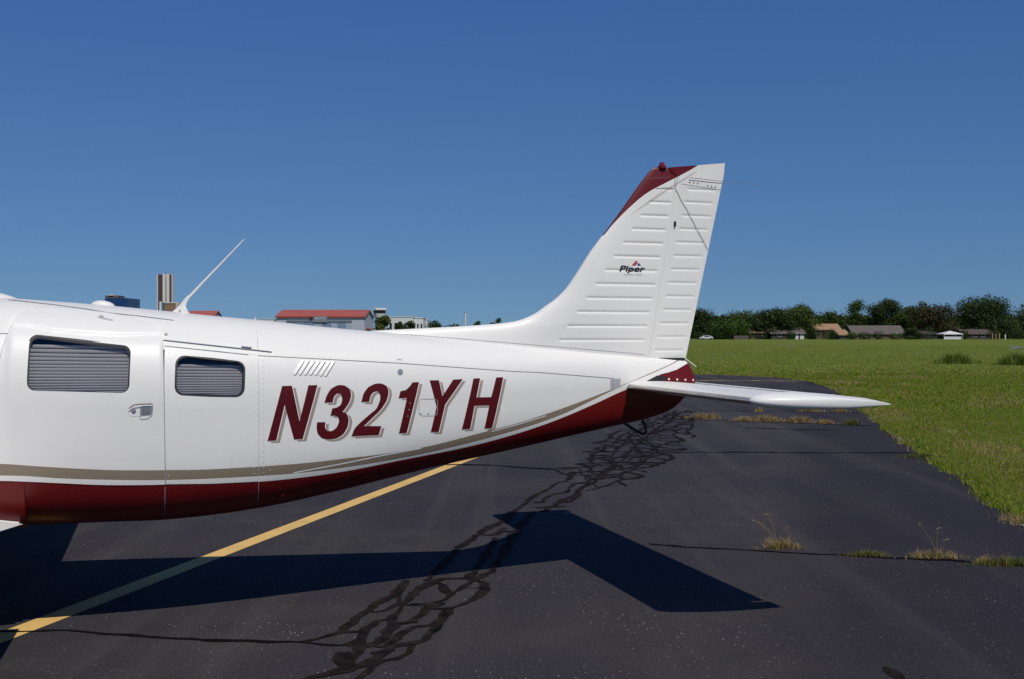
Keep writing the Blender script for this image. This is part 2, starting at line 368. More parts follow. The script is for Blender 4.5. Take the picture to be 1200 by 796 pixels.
def make_line():
    m, nt, p = new_mat('yellow_line_paint')
    co = obj_co(nt)
    f = noise(nt, co, 55, 4, 0.7); g = noise(nt, co, 3, 4)
    c = ramp(nt, g, [(0.3, (0.60, 0.38, 0.11)), (0.7, (0.70, 0.46, 0.15))])
    c = mix_c(nt, ramp(nt, f, [(0.60, 0.0), (0.70, 0.55)]), c, (0.10, 0.07, 0.04))
    nt.links.new(c, p.inputs['Base Color']); p.inputs['Roughness'].default_value = 0.8
    return m
M['line'] = make_line()
M['curbstone'] = plain('edge_rubble', (0.22, 0.20, 0.19), 0.9, var=0.4, scale=30)

# ------------------------------------------------------------------ ground
bm = bmesh.new()
for q in ((-14000, -9000), (14000, -9000), (14000, 14000), (-14000, 14000)): bm.verts.new((*q, -0.006))
bm.faces.new(bm.verts[:])
ground = tag(from_bm('grass_field', bm, M['field']), kind='structure')

def smooth_noise1(n, k):
    a = rng.normal(size=n + 2*k); return np.convolve(a, np.ones(k)/k, 'same')[k:-k]
ep = np.array(EDGE)
seg = np.r_[0, np.cumsum(np.hypot(*np.diff(ep, axis=0).T))]
tt = np.linspace(0, seg[-1], 420)
ex = pchip(seg, ep[:, 0], tt); ey = pchip(seg, ep[:, 1], tt)
ex = ex + smooth_noise1(420, 5) * 0.10 + smooth_noise1(420, 2) * 0.03
EDGE_X, EDGE_Y = ex, ey
outline = [(4.0, 2.0), (3.6, -8.0), (-120, -8.0), (-120, 46.5), (-20, 46.2)]
pts = [(x, y) for x, y in zip(ex, ey)] + outline[::-1]
bm = bmesh.new()
f = bm.faces.new([bm.verts.new((x, y, 0)) for x, y in pts])
if f.normal.z < 0: f.normal_flip()
bmesh.ops.triangulate(bm, faces=bm.faces[:])
r = bmesh.ops.extrude_edge_only(bm, edges=[e for e in bm.edges if len(e.link_faces) == 1])
for v in [g for g in r['geom'] if isinstance(g, bmesh.types.BMVert)]: v.co.z = -0.05
taxiway = tag(from_bm('asphalt_taxiway', bm, M['asphalt']), kind='structure')

def ribbon_flat(name, pts, width, z, mat, parent, jitter=0.25, step=0.06, taper=True):
    p = np.array(pts, float)
    sg = np.r_[0, np.cumsum(np.hypot(*np.diff(p, axis=0).T))]
    n = max(4, int(sg[-1] / step))
    t = np.linspace(0, sg[-1], n)
    x = pchip(sg, p[:, 0], t); y = pchip(sg, p[:, 1], t)
    k = max(2, int(0.12 / step))
    x = x + smooth_noise1(n, k) * width * jitter * 0.8; y = y + smooth_noise1(n, k) * width * jitter * 0.8
    dx = np.gradient(x); dy = np.gradient(y); l = np.hypot(dx, dy) + 1e-9
    w = width * 0.5 * (1 + jitter * 1.2 * smooth_noise1(n, 2) + jitter * 2.6 * smooth_noise1(n, max(3, int(.25/step))))
    w = np.clip(w, width * 0.28, width*.8)
    if taper: w[0] *= 0.4; w[-1] *= 0.4
    zz = z + np.linspace(0, 0.0012, n)
    a = np.stack([x - dy/l*w, y + dx/l*w, zz], 1); b = np.stack([x + dy/l*w, y - dx/l*w, zz + .0001], 1)
    return a, b
def ribbons(name, items, z0, mat, parent, dz=0.0002, **kw):
    V = []; F = []; off = 0
    for i, (w, p) in enumerate(items):
        a, b = ribbon_flat(name, p, w, z0 + i*dz, mat, parent, **kw)
        n = len(a); V += [a, b]
        idx = np.arange(n-1)
        F.append(np.stack([off+idx, off+n+idx, off+n+idx+1, off+idx+1], 1)); off += 2*n
    V = np.concatenate(V); F = np.concatenate(F)
    return mesh_np(name, V, F, np.full(len(F), 4), mat, parent)
# the far half of the strip is a close net of cracks
def lattice():
    items = []; ax = np.array([0.98, 12.6]); bx = np.array([3.70, 24.0]); dv = (bx-ax)/np.linalg.norm(bx-ax); du = np.array([dv[1], -dv[0]]); L = np.linalg.norm(bx-ax)
    nv, nu = 26, 5
    g = np.random.default_rng(11); P = {}
    for i in range(nv):
        for j in range(nu):
            v = (i+.5*(j % 2))/nv*L; hw = .22+.42*math.sin(math.pi*min(1, v/L+.12))
            P[i, j] = ax + dv*(v+g.normal()*.08) + du*((j-2)/2*hw + g.normal()*.06)
    for (i, j), p in P.items():
        for q in ((i+1, j), (i, j+1), (i-1 if j % 2 == 0 else i+1, j+1)):
            if q in P and g.random() < .62:
                m_ = (p+P[q])/2 + g.normal(size=2)*.05
                items.append((float(g.uniform(.03, .06)), [tuple(p), tuple(m_), tuple(P[q])]))
    return items
ribbons('crack_sealant', [(w*1.4, p) for w, p in SEAL] + lattice(), 0.0045, M['sealant'], taxiway, dz=0.00005, taper=False, step=.045, jitter=.22)
for i, (w, p) in enumerate(CRACK):
    ribbons('pavement_crack', [(min(w, 0.085)*(.5 if i == 6 else .8), p)], 0.0035 + 0.0001*i, M['crack'], taxiway, jitter=0.35)
# yellow guide line
d = Vector((-0.842+2.7095, 13.68-6.3125)).normalized()
a0 = Vector((-2.7095, 6.3125)) - d*9.0; a1 = Vector((-2.7095, 6.3125)) + d*39.5
nrm = Vector((d.y, -d.x)) * 0.078
bm = bmesh.new()
n = 200
prev = None
for i in range(n+1):
    c = a0.lerp(a1, i/n); j = random.uniform(-.003, .003)
    l_ = bm.verts.new((*(c - nrm*(1+j*6)), 0.0025)); r_ = bm.verts.new((*(c + nrm*(1-j*6)), 0.0025))
    if prev: bm.faces.new((prev[0], prev[1], r_, l_))
    prev = (l_, r_)
from_bm('yellow_guide_line', bm, M['line'], taxiway)
# faded pale line across the far end
ribbons('faded_edge_line', [(0.16, [(5.6, 39.9), (7.4, 39.7), (9.0, 39.6), (10.1, 39.2)])], 0.0025, M['line'], taxiway, jitter=0.4)
# pale rubble along the broken edge
bm = bmesh.new()
for i in range(170):
    k = int(rng.integers(0, 300)); s_ = float(rng.uniform(.008, .028)) * (1 + (rng.random() < .12))
    if EDGE_Y[k] > 22: continue
    if rng.random() > 0.35 + 0.65*math.sin(EDGE_Y[k]*2.1)**2: continue
    mt = Matrix.Translation((EDGE_X[k] + rng.uniform(-.05, .03), EDGE_Y[k] + rng.uniform(-.03, .03), s_*0.25)) @ Matrix.Rotation(rng.uniform(0, 6), 4, 'Z') @ Matrix.Diagonal((s_*1.7, s_, s_*0.5, 1))
    bmesh.ops.create_icosphere(bm, subdivisions=1, radius=1, matrix=mt)
tag(from_bm('broken_edge_rubble', bm, M['curbstone']), kind='stuff', label='pale broken rubble along the edge of the asphalt')
# oil stain near the camera
bm = bmesh.new()
cx, cy = 1.86, 5.35
vs_ = [bm.verts.new((cx + math.cos(t)*0.035*(1+.3*math.sin(3*t)), cy + math.sin(t)*0.16*(1+.2*math.cos(2*t+1)), 0.0016)) for t in np.linspace(0, 2*math.pi, 22, endpoint=False)]
bm.faces.new(vs_)
from_bm('oil_stain', bm, M['sealant'], taxiway)

# ------------------------------------------------------------------ grass
M['blade'] = island_mat('grass_blade', [(0.0, (0.090, 0.165, 0.006)), (0.40, (0.172, 0.255, 0.010)), (0.68, (0.255, 0.285, 0.020)), (0.86, (0.290, 0.250, 0.085)), (1.0, (0.400, 0.310, 0.140))], trans=0.35, spec=.05)
M['dryblade'] = island_mat('dry_blade', [(0.0, (0.20, 0.13, 0.045)), (0.45, (0.46, 0.31, 0.13)), (0.75, (0.28, 0.23, 0.06)), (1.0, (0.58, 0.46, 0.25))], trans=0.3)
M['greenweed'] = island_mat('green_weed', [(0.0, (0.07, 0.10, 0.012)), (0.5, (0.12, 0.16, 0.02)), (0.8, (0.22, 0.18, 0.04)), (1.0, (0.30, 0.13, 0.05))], trans=0.3)
def edge_x_at(y):
    o = np.argsort(EDGE_Y); return np.interp(y, EDGE_Y[o], EDGE_X[o])
def blades_mesh(name, x, y, h, w, mat, parent=None, lean=1.1, z0=-0.006):
    n = len(x)
    az = rng.uniform(0, 2*np.pi, n); la = rng.uniform(0.1, lean, n) * h; ld = rng.uniform(0, 2*np.pi, n)
    ux = np.cos(az)*w*.5; uy = np.sin(az)*w*.5
    mx = x + np.cos(ld)*la*.35; my = y + np.sin(ld)*la*.35
    tx = x + np.cos(ld)*la; ty = y + np.sin(ld)*la
    z = np.full(n, z0) if np.isscalar(z0) else z0
    V = np.stack([np.stack([x-ux, y-uy, z], 1), np.stack([x+ux, y+uy, z], 1),
                  np.stack([mx+ux*.8, my+uy*.8, z+h*.6], 1), np.stack([mx-ux*.8, my-uy*.8, z+h*.6], 1),
                  np.stack([tx, ty, z+h], 1)], 1)
    b = np.arange(n)*5
    F = np.stack([b, b+1, b+2, b+3, b+3, b+2, b+4], 1)
    return tag(mesh_np(name, V, F, np.tile([4, 3], n), mat, parent), kind='stuff')
def zone(y0, y1, dens, xr, hs, ws):
    """random points right of and beyond the asphalt between depths y0, y1"""
    X = []; Y = []
    area = (y1-y0) * xr
    n = int(area*dens)
    y = rng.uniform(y0, y1, n)
    left = np.where(y < EDGE_Y.max(), edge_x_at(np.minimum(y, EDGE_Y.max()-0.01)), -10)
    x = left - 0.03 + rng.uniform(0, xr, n)
    keep = x < 0.58*y + 4.5
    x = x[keep]; y = y[keep]
    tus = np.sin(x*1.9+np.sin(y*1.3)*2)*np.sin(y*1.4+np.sin(x*.8)*1.7)
    h = rng.uniform(*hs, len(x)) * (1 + 0.35*tus)
    return x, y, h, rng.uniform(*ws, len(x))
Z = [zone(3.5, 7, 1500, 7, (.018, .055), (.004, .008)), zone(7, 14, 3400, 8.0, (.018, .055), (.0035, .0065)), zone(14, 24, 1400, 13, (.020, .050), (.005, .009)),
     zone(24, 46, 330, 24, (.028, .070), (.010, .020))]
Z4 = []
yy = 45.9 + 120*rng.random(130000)**2.2; xx = rng.uniform(-4, 90, 130000); k_ = (xx < .58*yy+5)
Z.append((xx[k_], yy[k_], rng.uniform(.03, .085, k_.sum()), rng.uniform(.02, .045, k_.sum())))
# denser thatch fringe hanging over the asphalt edge
ii = rng.integers(0, 400, 9000)
fx = EDGE_X[ii] + rng.normal(0.02, 0.05, 9000); fy = EDGE_Y[ii] + rng.normal(0, .06, 9000)
fh = rng.uniform(.02, .07, 9000); k_ = fy < 30
Z.append((fx[k_], fy[k_], fh[k_], (rng.uniform(.004, .010, 9000)*(1+fy/20))[k_]))
X_, Y_, H_, W_ = [np.concatenate([z[i] for z in Z]) for i in range(4)]
# bare, dry patches thin the turf out
dry = np.sin(X_*.9+1.3*np.sin(Y_*.35))*np.sin(Y_*.55+X_*.21) + 0.35*np.sin(X_*2.7-Y_*1.1)
rim_ = np.exp(-((X_-edge_x_at(np.minimum(Y_, 45))-1.0)/.55)**2)*np.clip((Y_-9)/3, 0, 1)*np.clip((24-Y_)/6, 0, 1)
isdry = (((dry > 0.55) & (rng.random(len(X_)) < .5)) | (rng.random(len(X_)) < .62*rim_*(.6+.4*np.sin(X_*5+Y_*2.1))) | (rng.random(len(X_)) < .05))
tag(blades_mesh('mown_grass', X_[~isdry], Y_[~isdry], H_[~isdry], W_[~isdry], M['blade']), 'short mown green grass beside the asphalt', kind='stuff')
tag(blades_mesh('dry_grass', X_[isdry], Y_[isdry], H_[isdry]*.8, W_[isdry], M['dryblade'], lean=1.2), 'dry straw coloured grass in the lawn', kind='stuff')
# small white clover heads
k_ = rng.choice(np.where((Y_ < 24) & (Y_ > 9))[0], 60)
V = []; F = []
bm = bmesh.new()
for i in k_:
    if X_[i] > edge_x_at(Y_[i]) + .5:
        bmesh.ops.create_icosphere(bm, subdivisions=1, radius=float(rng.uniform(.005, .009)), matrix=Matrix.Translation((X_[i], Y_[i], float(H_[i])+.01)))
M['clover'] = plain('clover_white', (0.6, 0.58, 0.52), 0.8)
tag(from_bm('clover_flowers', bm, M['clover']), 'tiny white clover heads scattered in the grass', kind='stuff')

# weeds in the cracks
def weed(loc, label, rx, ry, n, h, mat, stalks=0, name='weed_tuft', group=None):
    x0, y0 = loc
    t = thing(name, label, 'weed', (x0, y0, 0), 0, group)
    x = rng.normal(0, rx, n); y = rng.normal(0, ry, n)
    hh = rng.uniform(.35, 1, n)*h*np.exp(-(x/rx/1.7)**2*.5)
    wscale = max(1, y0/11)
    o = blades_mesh('blades', x, y, hh, rng.uniform(.003, .006, n)*wscale, mat, t, lean=1.5, z0=0.0)
    for _ in range(stalks):
        a = rng.uniform(0, 6.28); L = rng.uniform(.14, .27); dx = rng.uniform(-.75, .35)
        p0 = Vector((rng.normal(0, rx*.5), 0, 0)); p1 = p0 + Vector((dx*L*.5, .02*math.sin(a), L*.6)); p2 = p0 + Vector((dx*L*1.15, .04*math.sin(a), L))
        bm = bmesh.new(); bm_tube(bm, [p0, p1, p2], [.0018, .0014, .001], 4)
        for q in range(3):
            e = p2 + Vector((rng.uniform(-.045, .045), rng.uniform(-.02, .02), rng.uniform(-.012, .012)))
            bm_tube(bm, [p2, p2.lerp(e, .5)+Vector((0, 0, .006)), e], [.0016, .0022, .0008], 4)
        from_bm('seed_stalk', bm, M['dryblade'], t)
    return t
weed(WEED[0], 'tan dry weed tuft with two tall stalks in the near pavement crack', .075, .02, 330, .10, M['dryblade'], 4)
weed(WEED[1], 'low olive green weed mat in the near crack between two dry tufts', .085, .022, 420, .055, M['greenweed'])
weed(WEED[2], 'yellowish dry weed tuft with one long leaning stalk in the near crack', .10, .022, 380, .085, M['dryblade'], 3)
weed(WEED[3], 'green and reddish weed patch at the right end of the near crack', .13, .03, 600, .075, M['greenweed'])
weed((3.40, 7.99), 'small reddish weed sprig beside the green patch in the near crack', .035, .015, 90, .075, M['dryblade'])
gw = 'weeds growing in the far pavement cracks'
lab = ['pale tan weed clump in the far crack, nearest to the tail cone', 'short brown weed strip in the far crack below the tailplane root',
       'long straw brown weed strip in the far crack below the tailplane tip joint', 'straw weed strip with green blades in the far crack below the tailplane tip',
       'thin yellowish weed strip in the far crack left of the green tuft', 'bright green weed tuft at the right end of the far crack',
       'tiny tan weed tuft just behind the tailplane tip joint', 'brown weed strip in the crack right behind the white tailplane tip', 'short brown weed tuft where the farther crack meets the grass']
for k in range(4, 13):
    wx = {4: .30, 5: .16, 6: .34, 7: .22, 8: .16, 9: .14, 10: .08, 11: .22, 12: .16}[k]
    weed(WEED[k], lab[k-4], wx*.62, .05, int(1500*wx), .15 if k in (4, 6, 7, 9) else .11, M['greenweed'] if k == 9 else M['dryblade'], group=gw)
weed((4.50, 9.75), 'dry straw tuft on the asphalt edge at the right border', .09, .12, 900, .06, M['dryblade'])
weed((5.50, 14.9), 'olive weed patch growing out of the joint at the lawn edge', .15, .06, 500, .07, M['greenweed'])
# tall rough clumps left standing in the field
def clump(x, y, rx, h, label, n):
    t = thing('grass_clump', label, 'grass clump', (x, y, 0), 0, 'tall grass clumps in the field')
    px = rng.normal(0, rx*.55, n); py = rng.normal(0, rx*.3, n)
    blades_mesh('blades', px, py, h*rng.uniform(.4, 1, n)*np.exp(-(px/rx)**2*.6), rng.uniform(.02, .04, n), M['clumpblade'], t, lean=.9, z0=-.006)
M['clumpblade'] = island_mat('clump_blade', [(0.0, (0.080, 0.130, 0.010)), (0.6, (0.130, 0.185, 0.016)), (1.0, (0.20, 0.21, 0.04))], trans=0.3)
clump(25.2, 63.0, 1.0, .75, 'left one of three tall grass clumps standing in the field', 700)
clump(27.3, 60.0, 1.0, .80, 'middle one of three tall grass clumps in the field, spread wide', 800)
clump(28.4, 58.5, .75, 1.0, 'right and darkest one of three tall grass clumps in the field', 800)

# ================================================================== AIRPLANE
# local frame: x aft from the tailplane leading edge, y starboard, z up
AX, AY, AYAW = 0.737, 7.57, 0.2917
plane = thing('airplane', 'white and burgundy low-wing propeller airplane parked on the asphalt', 'airplane', (AX, AY, 0), AYAW)

FS = [-7.25, -7.15, -6.9, -6.4, -5.8, -5.35, -5.0, -4.6, -4.2, -3.9, -3.6, -3.3, -3.0, -2.7, -2.4, -2.0, -1.6, -1.2, -.8, -.4, -.1, .15, .3, .4, .47, .50, .53, .55]
FT = [1.20, 1.24, 1.29, 1.36, 1.43, 1.72, 1.84, 1.878, 1.874, 1.865, 1.846, 1.824, 1.796, 1.766, 1.739, 1.697, 1.661, 1.62, 1.583, 1.549, 1.524, 1.502, 1.491, 1.483, 1.474, 1.455, 1.41, 1.35]
FB = [.84, .80, .74, .68, .62, .60, .595, .595, .593, .582, .578, .573, .566, .577, .605, .669, .747, .822, .892, .965, 1.019, 1.064, 1.101, 1.145, 1.207, 1.24, 1.275, 1.309]
FWS = [-7.25, -7.15, -6.9, -6.4, -5.8, -5.0, -3.9, -3.4, -3.0, -2.4, -1.8, -1.18, -.6, 0, .3, .5, .55]
FWW = [.18, .28, .40, .50, .58, .625, .63, .617, .588, .503, .407, .309, .214, .125, .078, .045, .03]
def f_top(s): return pchip(FS, FT, s)
def f_bot(s): return pchip(FS, FB, s)
def f_w(s): return pchip(FWS, FWW, s)
NU = 2.5
def f_nl(s): return np.interp(s, [-3.5, -2, 0], [4.5, 3.6, 2.6])
def f_sect(s, t):
    zt = f_top(s); zb = f_bot(s); w = f_w(s); zm = zb + .52*(zt-zb)
    n = np.where(t > 0, NU, f_nl(s)); h = np.where(t > 0, zt-zm, zm-zb)
    c = np.abs(np.cos(t))**(2/n); sn = np.abs(np.sin(t))**(2/n)*np.sign(t)
    return -w*c, zm + h*sn
def f_y(s, z):
    zt = f_top(s); zb = f_bot(s); w = f_w(s); zm = zb + .52*(zt-zb)
    n = np.where(z > zm, NU, f_nl(s)); h = np.where(z > zm, zt-zm, zm-zb)
    return -w*np.clip(1-np.clip(np.abs(z-zm)/h, 0, .9995)**n, 0, 1)**(1/n)
def surf_generic(fy, s, z):
    s = np.asarray(s, float); z = np.asarray(z, float); e = .004
    y = fy(s, z)
    ys = (fy(s+e, z)-fy(s-e, z))/(2*e); yz = (fy(s, z+e)-fy(s, z-e))/(2*e)
    n = np.stack([ys, -np.ones_like(y), yz], -1); n /= np.linalg.norm(n, axis=-1, keepdims=True)
    return np.stack([s, y, z], -1), n
def fus(s, z): return surf_generic(f_y, s, z)

# ---- paint: stripes follow side-view curves
def curve_node(nt, s_out, pts, s0, s1, z0, z1):
    mr = N(nt, 'ShaderNodeMapRange'); mr.inputs[1].default_value = s0; mr.inputs[2].default_value = s1
    nt.links.new(s_out, mr.inputs[0])
    fc = N(nt, 'ShaderNodeFloatCurve')
    cu = fc.mapping.curves[0]
    xs_ = np.unique(np.r_[np.linspace(max(pts[0][0], -4.0), pts[-1][0], 70), [q[0] for q in pts[:4]]])
    P = [((s-s0)/(s1-s0), (z-z0)/(z1-z0)) for s, z in zip(xs_, pchip([q[0] for q in pts], [q[1] for q in pts], xs_))]
    cu.points[0].location = P[0]; cu.points[1].location = P[-1]
    for q in P[1:-1]: cu.points.new(*q)
    for q in cu.points: q.handle_type = 'VECTOR'
    fc.mapping.use_clip = False
    fc.mapping.update()
    nt.links.new(mr.outputs[0], fc.inputs['Value'])
    return math_n(nt, 'ADD', math_n(nt, 'MULTIPLY', fc.outputs[0], z1-z0), z0)
WHITE = (0.760, 0.742, 0.690); BURG = (0.120, 0.0035, 0.0045); TAUPE = (0.24, 0.19, 0.135)
def paint_base(name):
    m, nt, p = new_mat(name)
    co = obj_co(nt)
    sx = N(nt, 'ShaderNodeSeparateXYZ'); nt.links.new(co, sx.inputs[0])
    p.inputs['Roughness'].default_value = 0.42
    p.inputs['Coat Weight'].default_value = 0.12
    p.inputs['Coat Roughness'].default_value = 0.14
    p.inputs['Specular IOR Level'].default_value = 0.33
    f = noise(nt, co, 1.8, 6, 0.65)
    w = ramp(nt, f, [(0.3, tuple(c*0.965 for c in WHITE)), (0.7, WHITE)])
    # faint handling grime
    mp = N(nt, 'ShaderNodeMapping'); mp.inputs['Scale'].default_value = (3, 3, 0.7); nt.links.new(co, mp.inputs[0])
    w = mix_c(nt, ramp(nt, noise(nt, mp.outputs[0], 3, 6, 0.7), [(0.55, 0.0), (0.75, 0.10)]), w, (0.55, 0.53, 0.48))
    # very slight oil-canning of the sheet metal
    bump(nt, p, noise(nt, co, 3.5, 1), 0.16, 0.02)
    return m, nt, p, sx.outputs[0], sx.outputs[2], w
m, nt, p, s_o, z_o, col = paint_base('airframe_paint')
ext = lambda pts, front: front + pts
rt = [(-8, 1.06), (-6.5, .99), (-5, .93)] + RED_TOP[:-1] + [(.33, 1.392), (.481, 1.447), (.6, 1.49)]
tb = [(-8, 1.09), (-6.5, 1.02), (-5, .958)] + TAUPE_BOT + [(.5, 1.50), (.6, 1.55)]
ttp = [(-8, 1.15), (-6.5, 1.08), (-5, 1.02)] + TAUPE_TOP + [(.5, 1.51), (.6, 1.56)]
zr = curve_node(nt, s_o, rt, -8, .6, .7, 1.7); ztb = curve_node(nt, s_o, tb, -8, .6, .7, 1.7); ztt = curve_node(nt, s_o, ttp, -8, .6, .7, 1.7)
inT = math_n(nt, 'MULTIPLY', math_n(nt, 'GREATER_THAN', z_o, ztb), math_n(nt, 'LESS_THAN', z_o, ztt))
col = mix_c(nt, inT, col, TAUPE)
col = mix_c(nt, math_n(nt, 'LESS_THAN', z_o, zr), col, BURG)
nt.links.new(col, p.inputs['Base Color'])
M['paint'] = m
m, nt, p, s_o, z_o, col = paint_base('fin_paint')
zr = curve_node(nt, s_o, [(-1.9, 2.6), (-.6, 2.6), (-.3, 2.45), (-.2, 2.29), (-.141, 2.309), (-.064, 2.392), (.047, 2.503), (.191, 2.621), (.326, 2.693), (.439, 2.75), (.553, 2.812), (.605, 2.845), (.9, 3.0)], -1.9, .9, 1.4, 3.1)
zu = curve_node(nt, s_o, [(-1.9, 1.9), (-.2, 2.2), (-.066, 2.345), (.047, 2.447), (.191, 2.559), (.326, 2.647), (.439, 2.714), (.553, 2.781), (.60, 2.80), (.9, 2.9)], -1.9, .9, 1.4, 3.1)
zl = curve_node(nt, s_o, [(-1.9, 2.0), (-.2, 2.25), (-.066, 2.345), (-.01, 2.404), (.135, 2.506), (.281, 2.599), (.394, 2.67), (.484, 2.726), (.559, 2.775), (.60, 2.806), (.9, 3.0)], -1.9, .9, 1.4, 3.1)
inT = math_n(nt, 'MULTIPLY', math_n(nt, 'GREATER_THAN', z_o, zl), math_n(nt, 'LESS_THAN', z_o, zu))
col = mix_c(nt, math_n(nt, 'MULTIPLY', inT, .72), col, (0.44, 0.39, 0.35))
col = mix_c(nt, math_n(nt, 'GREATER_THAN', z_o, zr), col, BURG)
nt.links.new(col, p.inputs['Base Color'])
M['finpaint'] = m
m, nt, p, s_o, z_o, col = paint_base('white_paint')
nt.links.new(col, p.inputs['Base Color']); M['white'] = m
m, nt, p, s_o, z_o, col = paint_base('burgundy_paint')
nt.links.new(mix_c(nt, 1.0, col, BURG), p.inputs['Base Color']); M['burg'] = m
M['letter_red'] = plain('letter_burgundy', (0.080, 0.0032, 0.0050), 0.45, var=.05, spec=.25)
M['letter_white'] = plain('letter_white', (0.80, 0.78, 0.74), 0.4, var=.03)
M['letter_taupe'] = plain('letter_taupe', (0.34, 0.275, 0.23), 0.4, var=.05)
M['seam'] = plain('seam_grey', (0.17, 0.17, 0.17), 0.7, var=.2)
M['seamlight'] = plain('seam_light', (0.36, 0.36, 0.36), 0.6, var=.2)
M['steel'] = plain('steel', (0.45, 0.45, 0.46), 0.35, metal=0.8, var=.1)
M['black'] = plain('black_rubber', (0.012, 0.012, 0.013), 0.6, var=.2)
M['dark'] = plain('dark_interior', (0.012, 0.014, 0.02), 0.8, var=.2)
M['grey'] = plain('grey_plastic', (0.20, 0.21, 0.24), 0.5, var=.08)
M['slat'] = plain('blind_grey', (0.66, 0.62, 0.58), 0.6, var=.05)
M['redglass'] = plain('red_glass', (0.20, 0.006, 0.02), 0.1, var=.1, coat=.8)
M['logo_black'] = plain('logo_black', (0.012, 0.012, 0.014), 0.4); M['logo_red'] = plain('logo_red', (0.42, 0.02, 0.02), 0.4); M['logo_blue'] = plain('logo_blue', (0.01, 0.02, 0.14), 0.4)
m, nt, p = new_mat('window_glass')
tr = N(nt, 'ShaderNodeBsdfTransparent'); tr.inputs[0].default_value = (0.72, 0.73, 0.75, 1)
gl = N(nt, 'ShaderNodeBsdfGlossy'); gl.inputs['Roughness'].default_value = 0.02
lw = N(nt, 'ShaderNodeLayerWeight'); lw.inputs[0].default_value = .5
fr = math_n(nt, 'ADD', math_n(nt, 'MULTIPLY', math_n(nt, 'POWER', lw.outputs['Facing'], 5.0), .92), .06)
mx = N(nt, 'ShaderNodeMixShader'); nt.links.new(fr, mx.inputs[0]); nt.links.new(tr.outputs[0], mx.inputs[1]); nt.links.new(gl.outputs[0], mx.inputs[2])
nt.links.new(mx.outputs[0], nt.nodes['Material Output'].inputs[0])
M['glass'] = m
M['tint'] = plain('tinted_glass', (0.015, 0.02, 0.028), 0.08, var=.1, coat=.5)

# ---- surface-following helpers
def round_poly(pts, r, n=6):
    out = []; P = [np.array(p, float) for p in pts]
    for i in range(len(P)):
        a, b, c = P[i-1], P[i], P[(i+1) % len(P)]
        u = (a-b)/np.linalg.norm(a-b); v = (c-b)/np.linalg.norm(c-b)
        ang = math.acos(np.clip(u@v, -1, 1)); d = r/math.tan(ang/2)
        ctr = b + (u+v)/np.linalg.norm(u+v)*r/math.sin(ang/2)
        p0 = b+u*d-ctr; p1 = b+v*d-ctr
        a0 = math.atan2(p0[1], p0[0]); a1 = math.atan2(p1[1], p1[0])
        da = (a1-a0+math.pi) % (2*math.pi) - math.pi
        for k in range(n+1):
            t = a0+da*k/n; out.append((ctr[0]+r*math.cos(t), ctr[1]+r*math.sin(t)))
    return out
def in_poly(x, y, poly):
    px = np.array([p[0] for p in poly]); py = np.array([p[1] for p in poly]); ins = np.zeros(np.shape(x), bool); j = len(px)-1
    for i in range(len(px)):
        c = ((py[i] > y) != (py[j] > y)) & (x < (px[j]-px[i])*(y-py[i])/(py[j]-py[i]+1e-12)+px[i]); ins ^= c; j = i
    return ins
def patch(name, outer, off, mat, parent, hole=None, rim=.006, grid=.035, surf=fus, mirror=False):
    """sheet of thickness rim laid on a surface, its front face off metres proud"""
    bm = bmesh.new(); edges = []
    for loop in [outer] + ([hole] if hole else []):
        vs = [bm.verts.new((p[0], p[1], 0)) for p in loop]
        edges += [bm.edges.new((vs[i], vs[(i+1) % len(vs)])) for i in range(len(vs))]
    bmesh.ops.triangle_fill(bm, use_beauty=True, use_dissolve=False, edges=edges, normal=(0, 0, 1))
    xs = [p[0] for p in outer]; zs = [p[1] for p in outer]
    for ax, lo, hi in ((0, min(xs), max(xs)), (1, min(zs), max(zs))):
        for k in range(1, int((hi-lo)/grid)+1):
            co = [0, 0, 0]; no = [0, 0, 0]; co[ax] = lo+k*grid; no[ax] = 1
            bmesh.ops.bisect_plane(bm, geom=bm.verts[:]+bm.edges[:]+bm.faces[:], dist=1e-6, plane_co=co, plane_no=no)
    for f in bm.faces:
        if f.normal.z > 0: f.normal_flip()
    bm.verts.index_update(); n0 = len(bm.verts)
    if rim:
        bmesh.ops.extrude_edge_only(bm, edges=[e for e in bm.edges if len(e.link_faces) == 1])
        bm.verts.index_update()
    bm.verts.ensure_lookup_table()
    xy = np.array([v.co[:2] for v in bm.verts])
    P, Nn = surf(xy[:, 0], xy[:, 1])
    o = off(xy[:, 0], xy[:, 1]) if callable(off) else np.full(len(xy), off)
    o = o.copy(); o[n0:] -= rim
    P = P + Nn*o[:, None]
    if callable(off):
        e = .004
        def full(a, b):
            Pp, Nq = surf(a, b); return Pp + Nq*off(a, b)[:, None]
        ds = full(xy[:, 0]+e, xy[:, 1]) - full(xy[:, 0]-e, xy[:, 1]); dz = full(xy[:, 0], xy[:, 1]+e) - full(xy[:, 0], xy[:, 1]-e)
        Nn = np.cross(ds, dz); Nn /= np.linalg.norm(Nn, axis=1, keepdims=True)
        if (Nn[:, 1] > 0).sum() > len(Nn)/2: Nn = -Nn
    if mirror: P[:, 1] *= -1; Nn = Nn*np.array([1, -1, 1])
    for v, q in zip(bm.verts, P): v.co = q
    bmesh.ops.recalc_face_normals(bm, faces=bm.faces[:])
    bm.faces.ensure_lookup_table(); bm.normal_update()
    if sum(f.normal.dot(Vector(Nn[f.verts[0].index])) * f.calc_area() for f in bm.faces) < 0:
        for f in bm.faces: f.normal_flip()
    me = bpy.data.meshes.new(name); bm.to_mesh(me); bm.free()
    me.materials.append(mat); me.shade_smooth()
    me.normals_split_custom_set_from_vertices([tuple(map(float, q)) for q in Nn])
    return link(bpy.data.objects.new(name, me), parent)
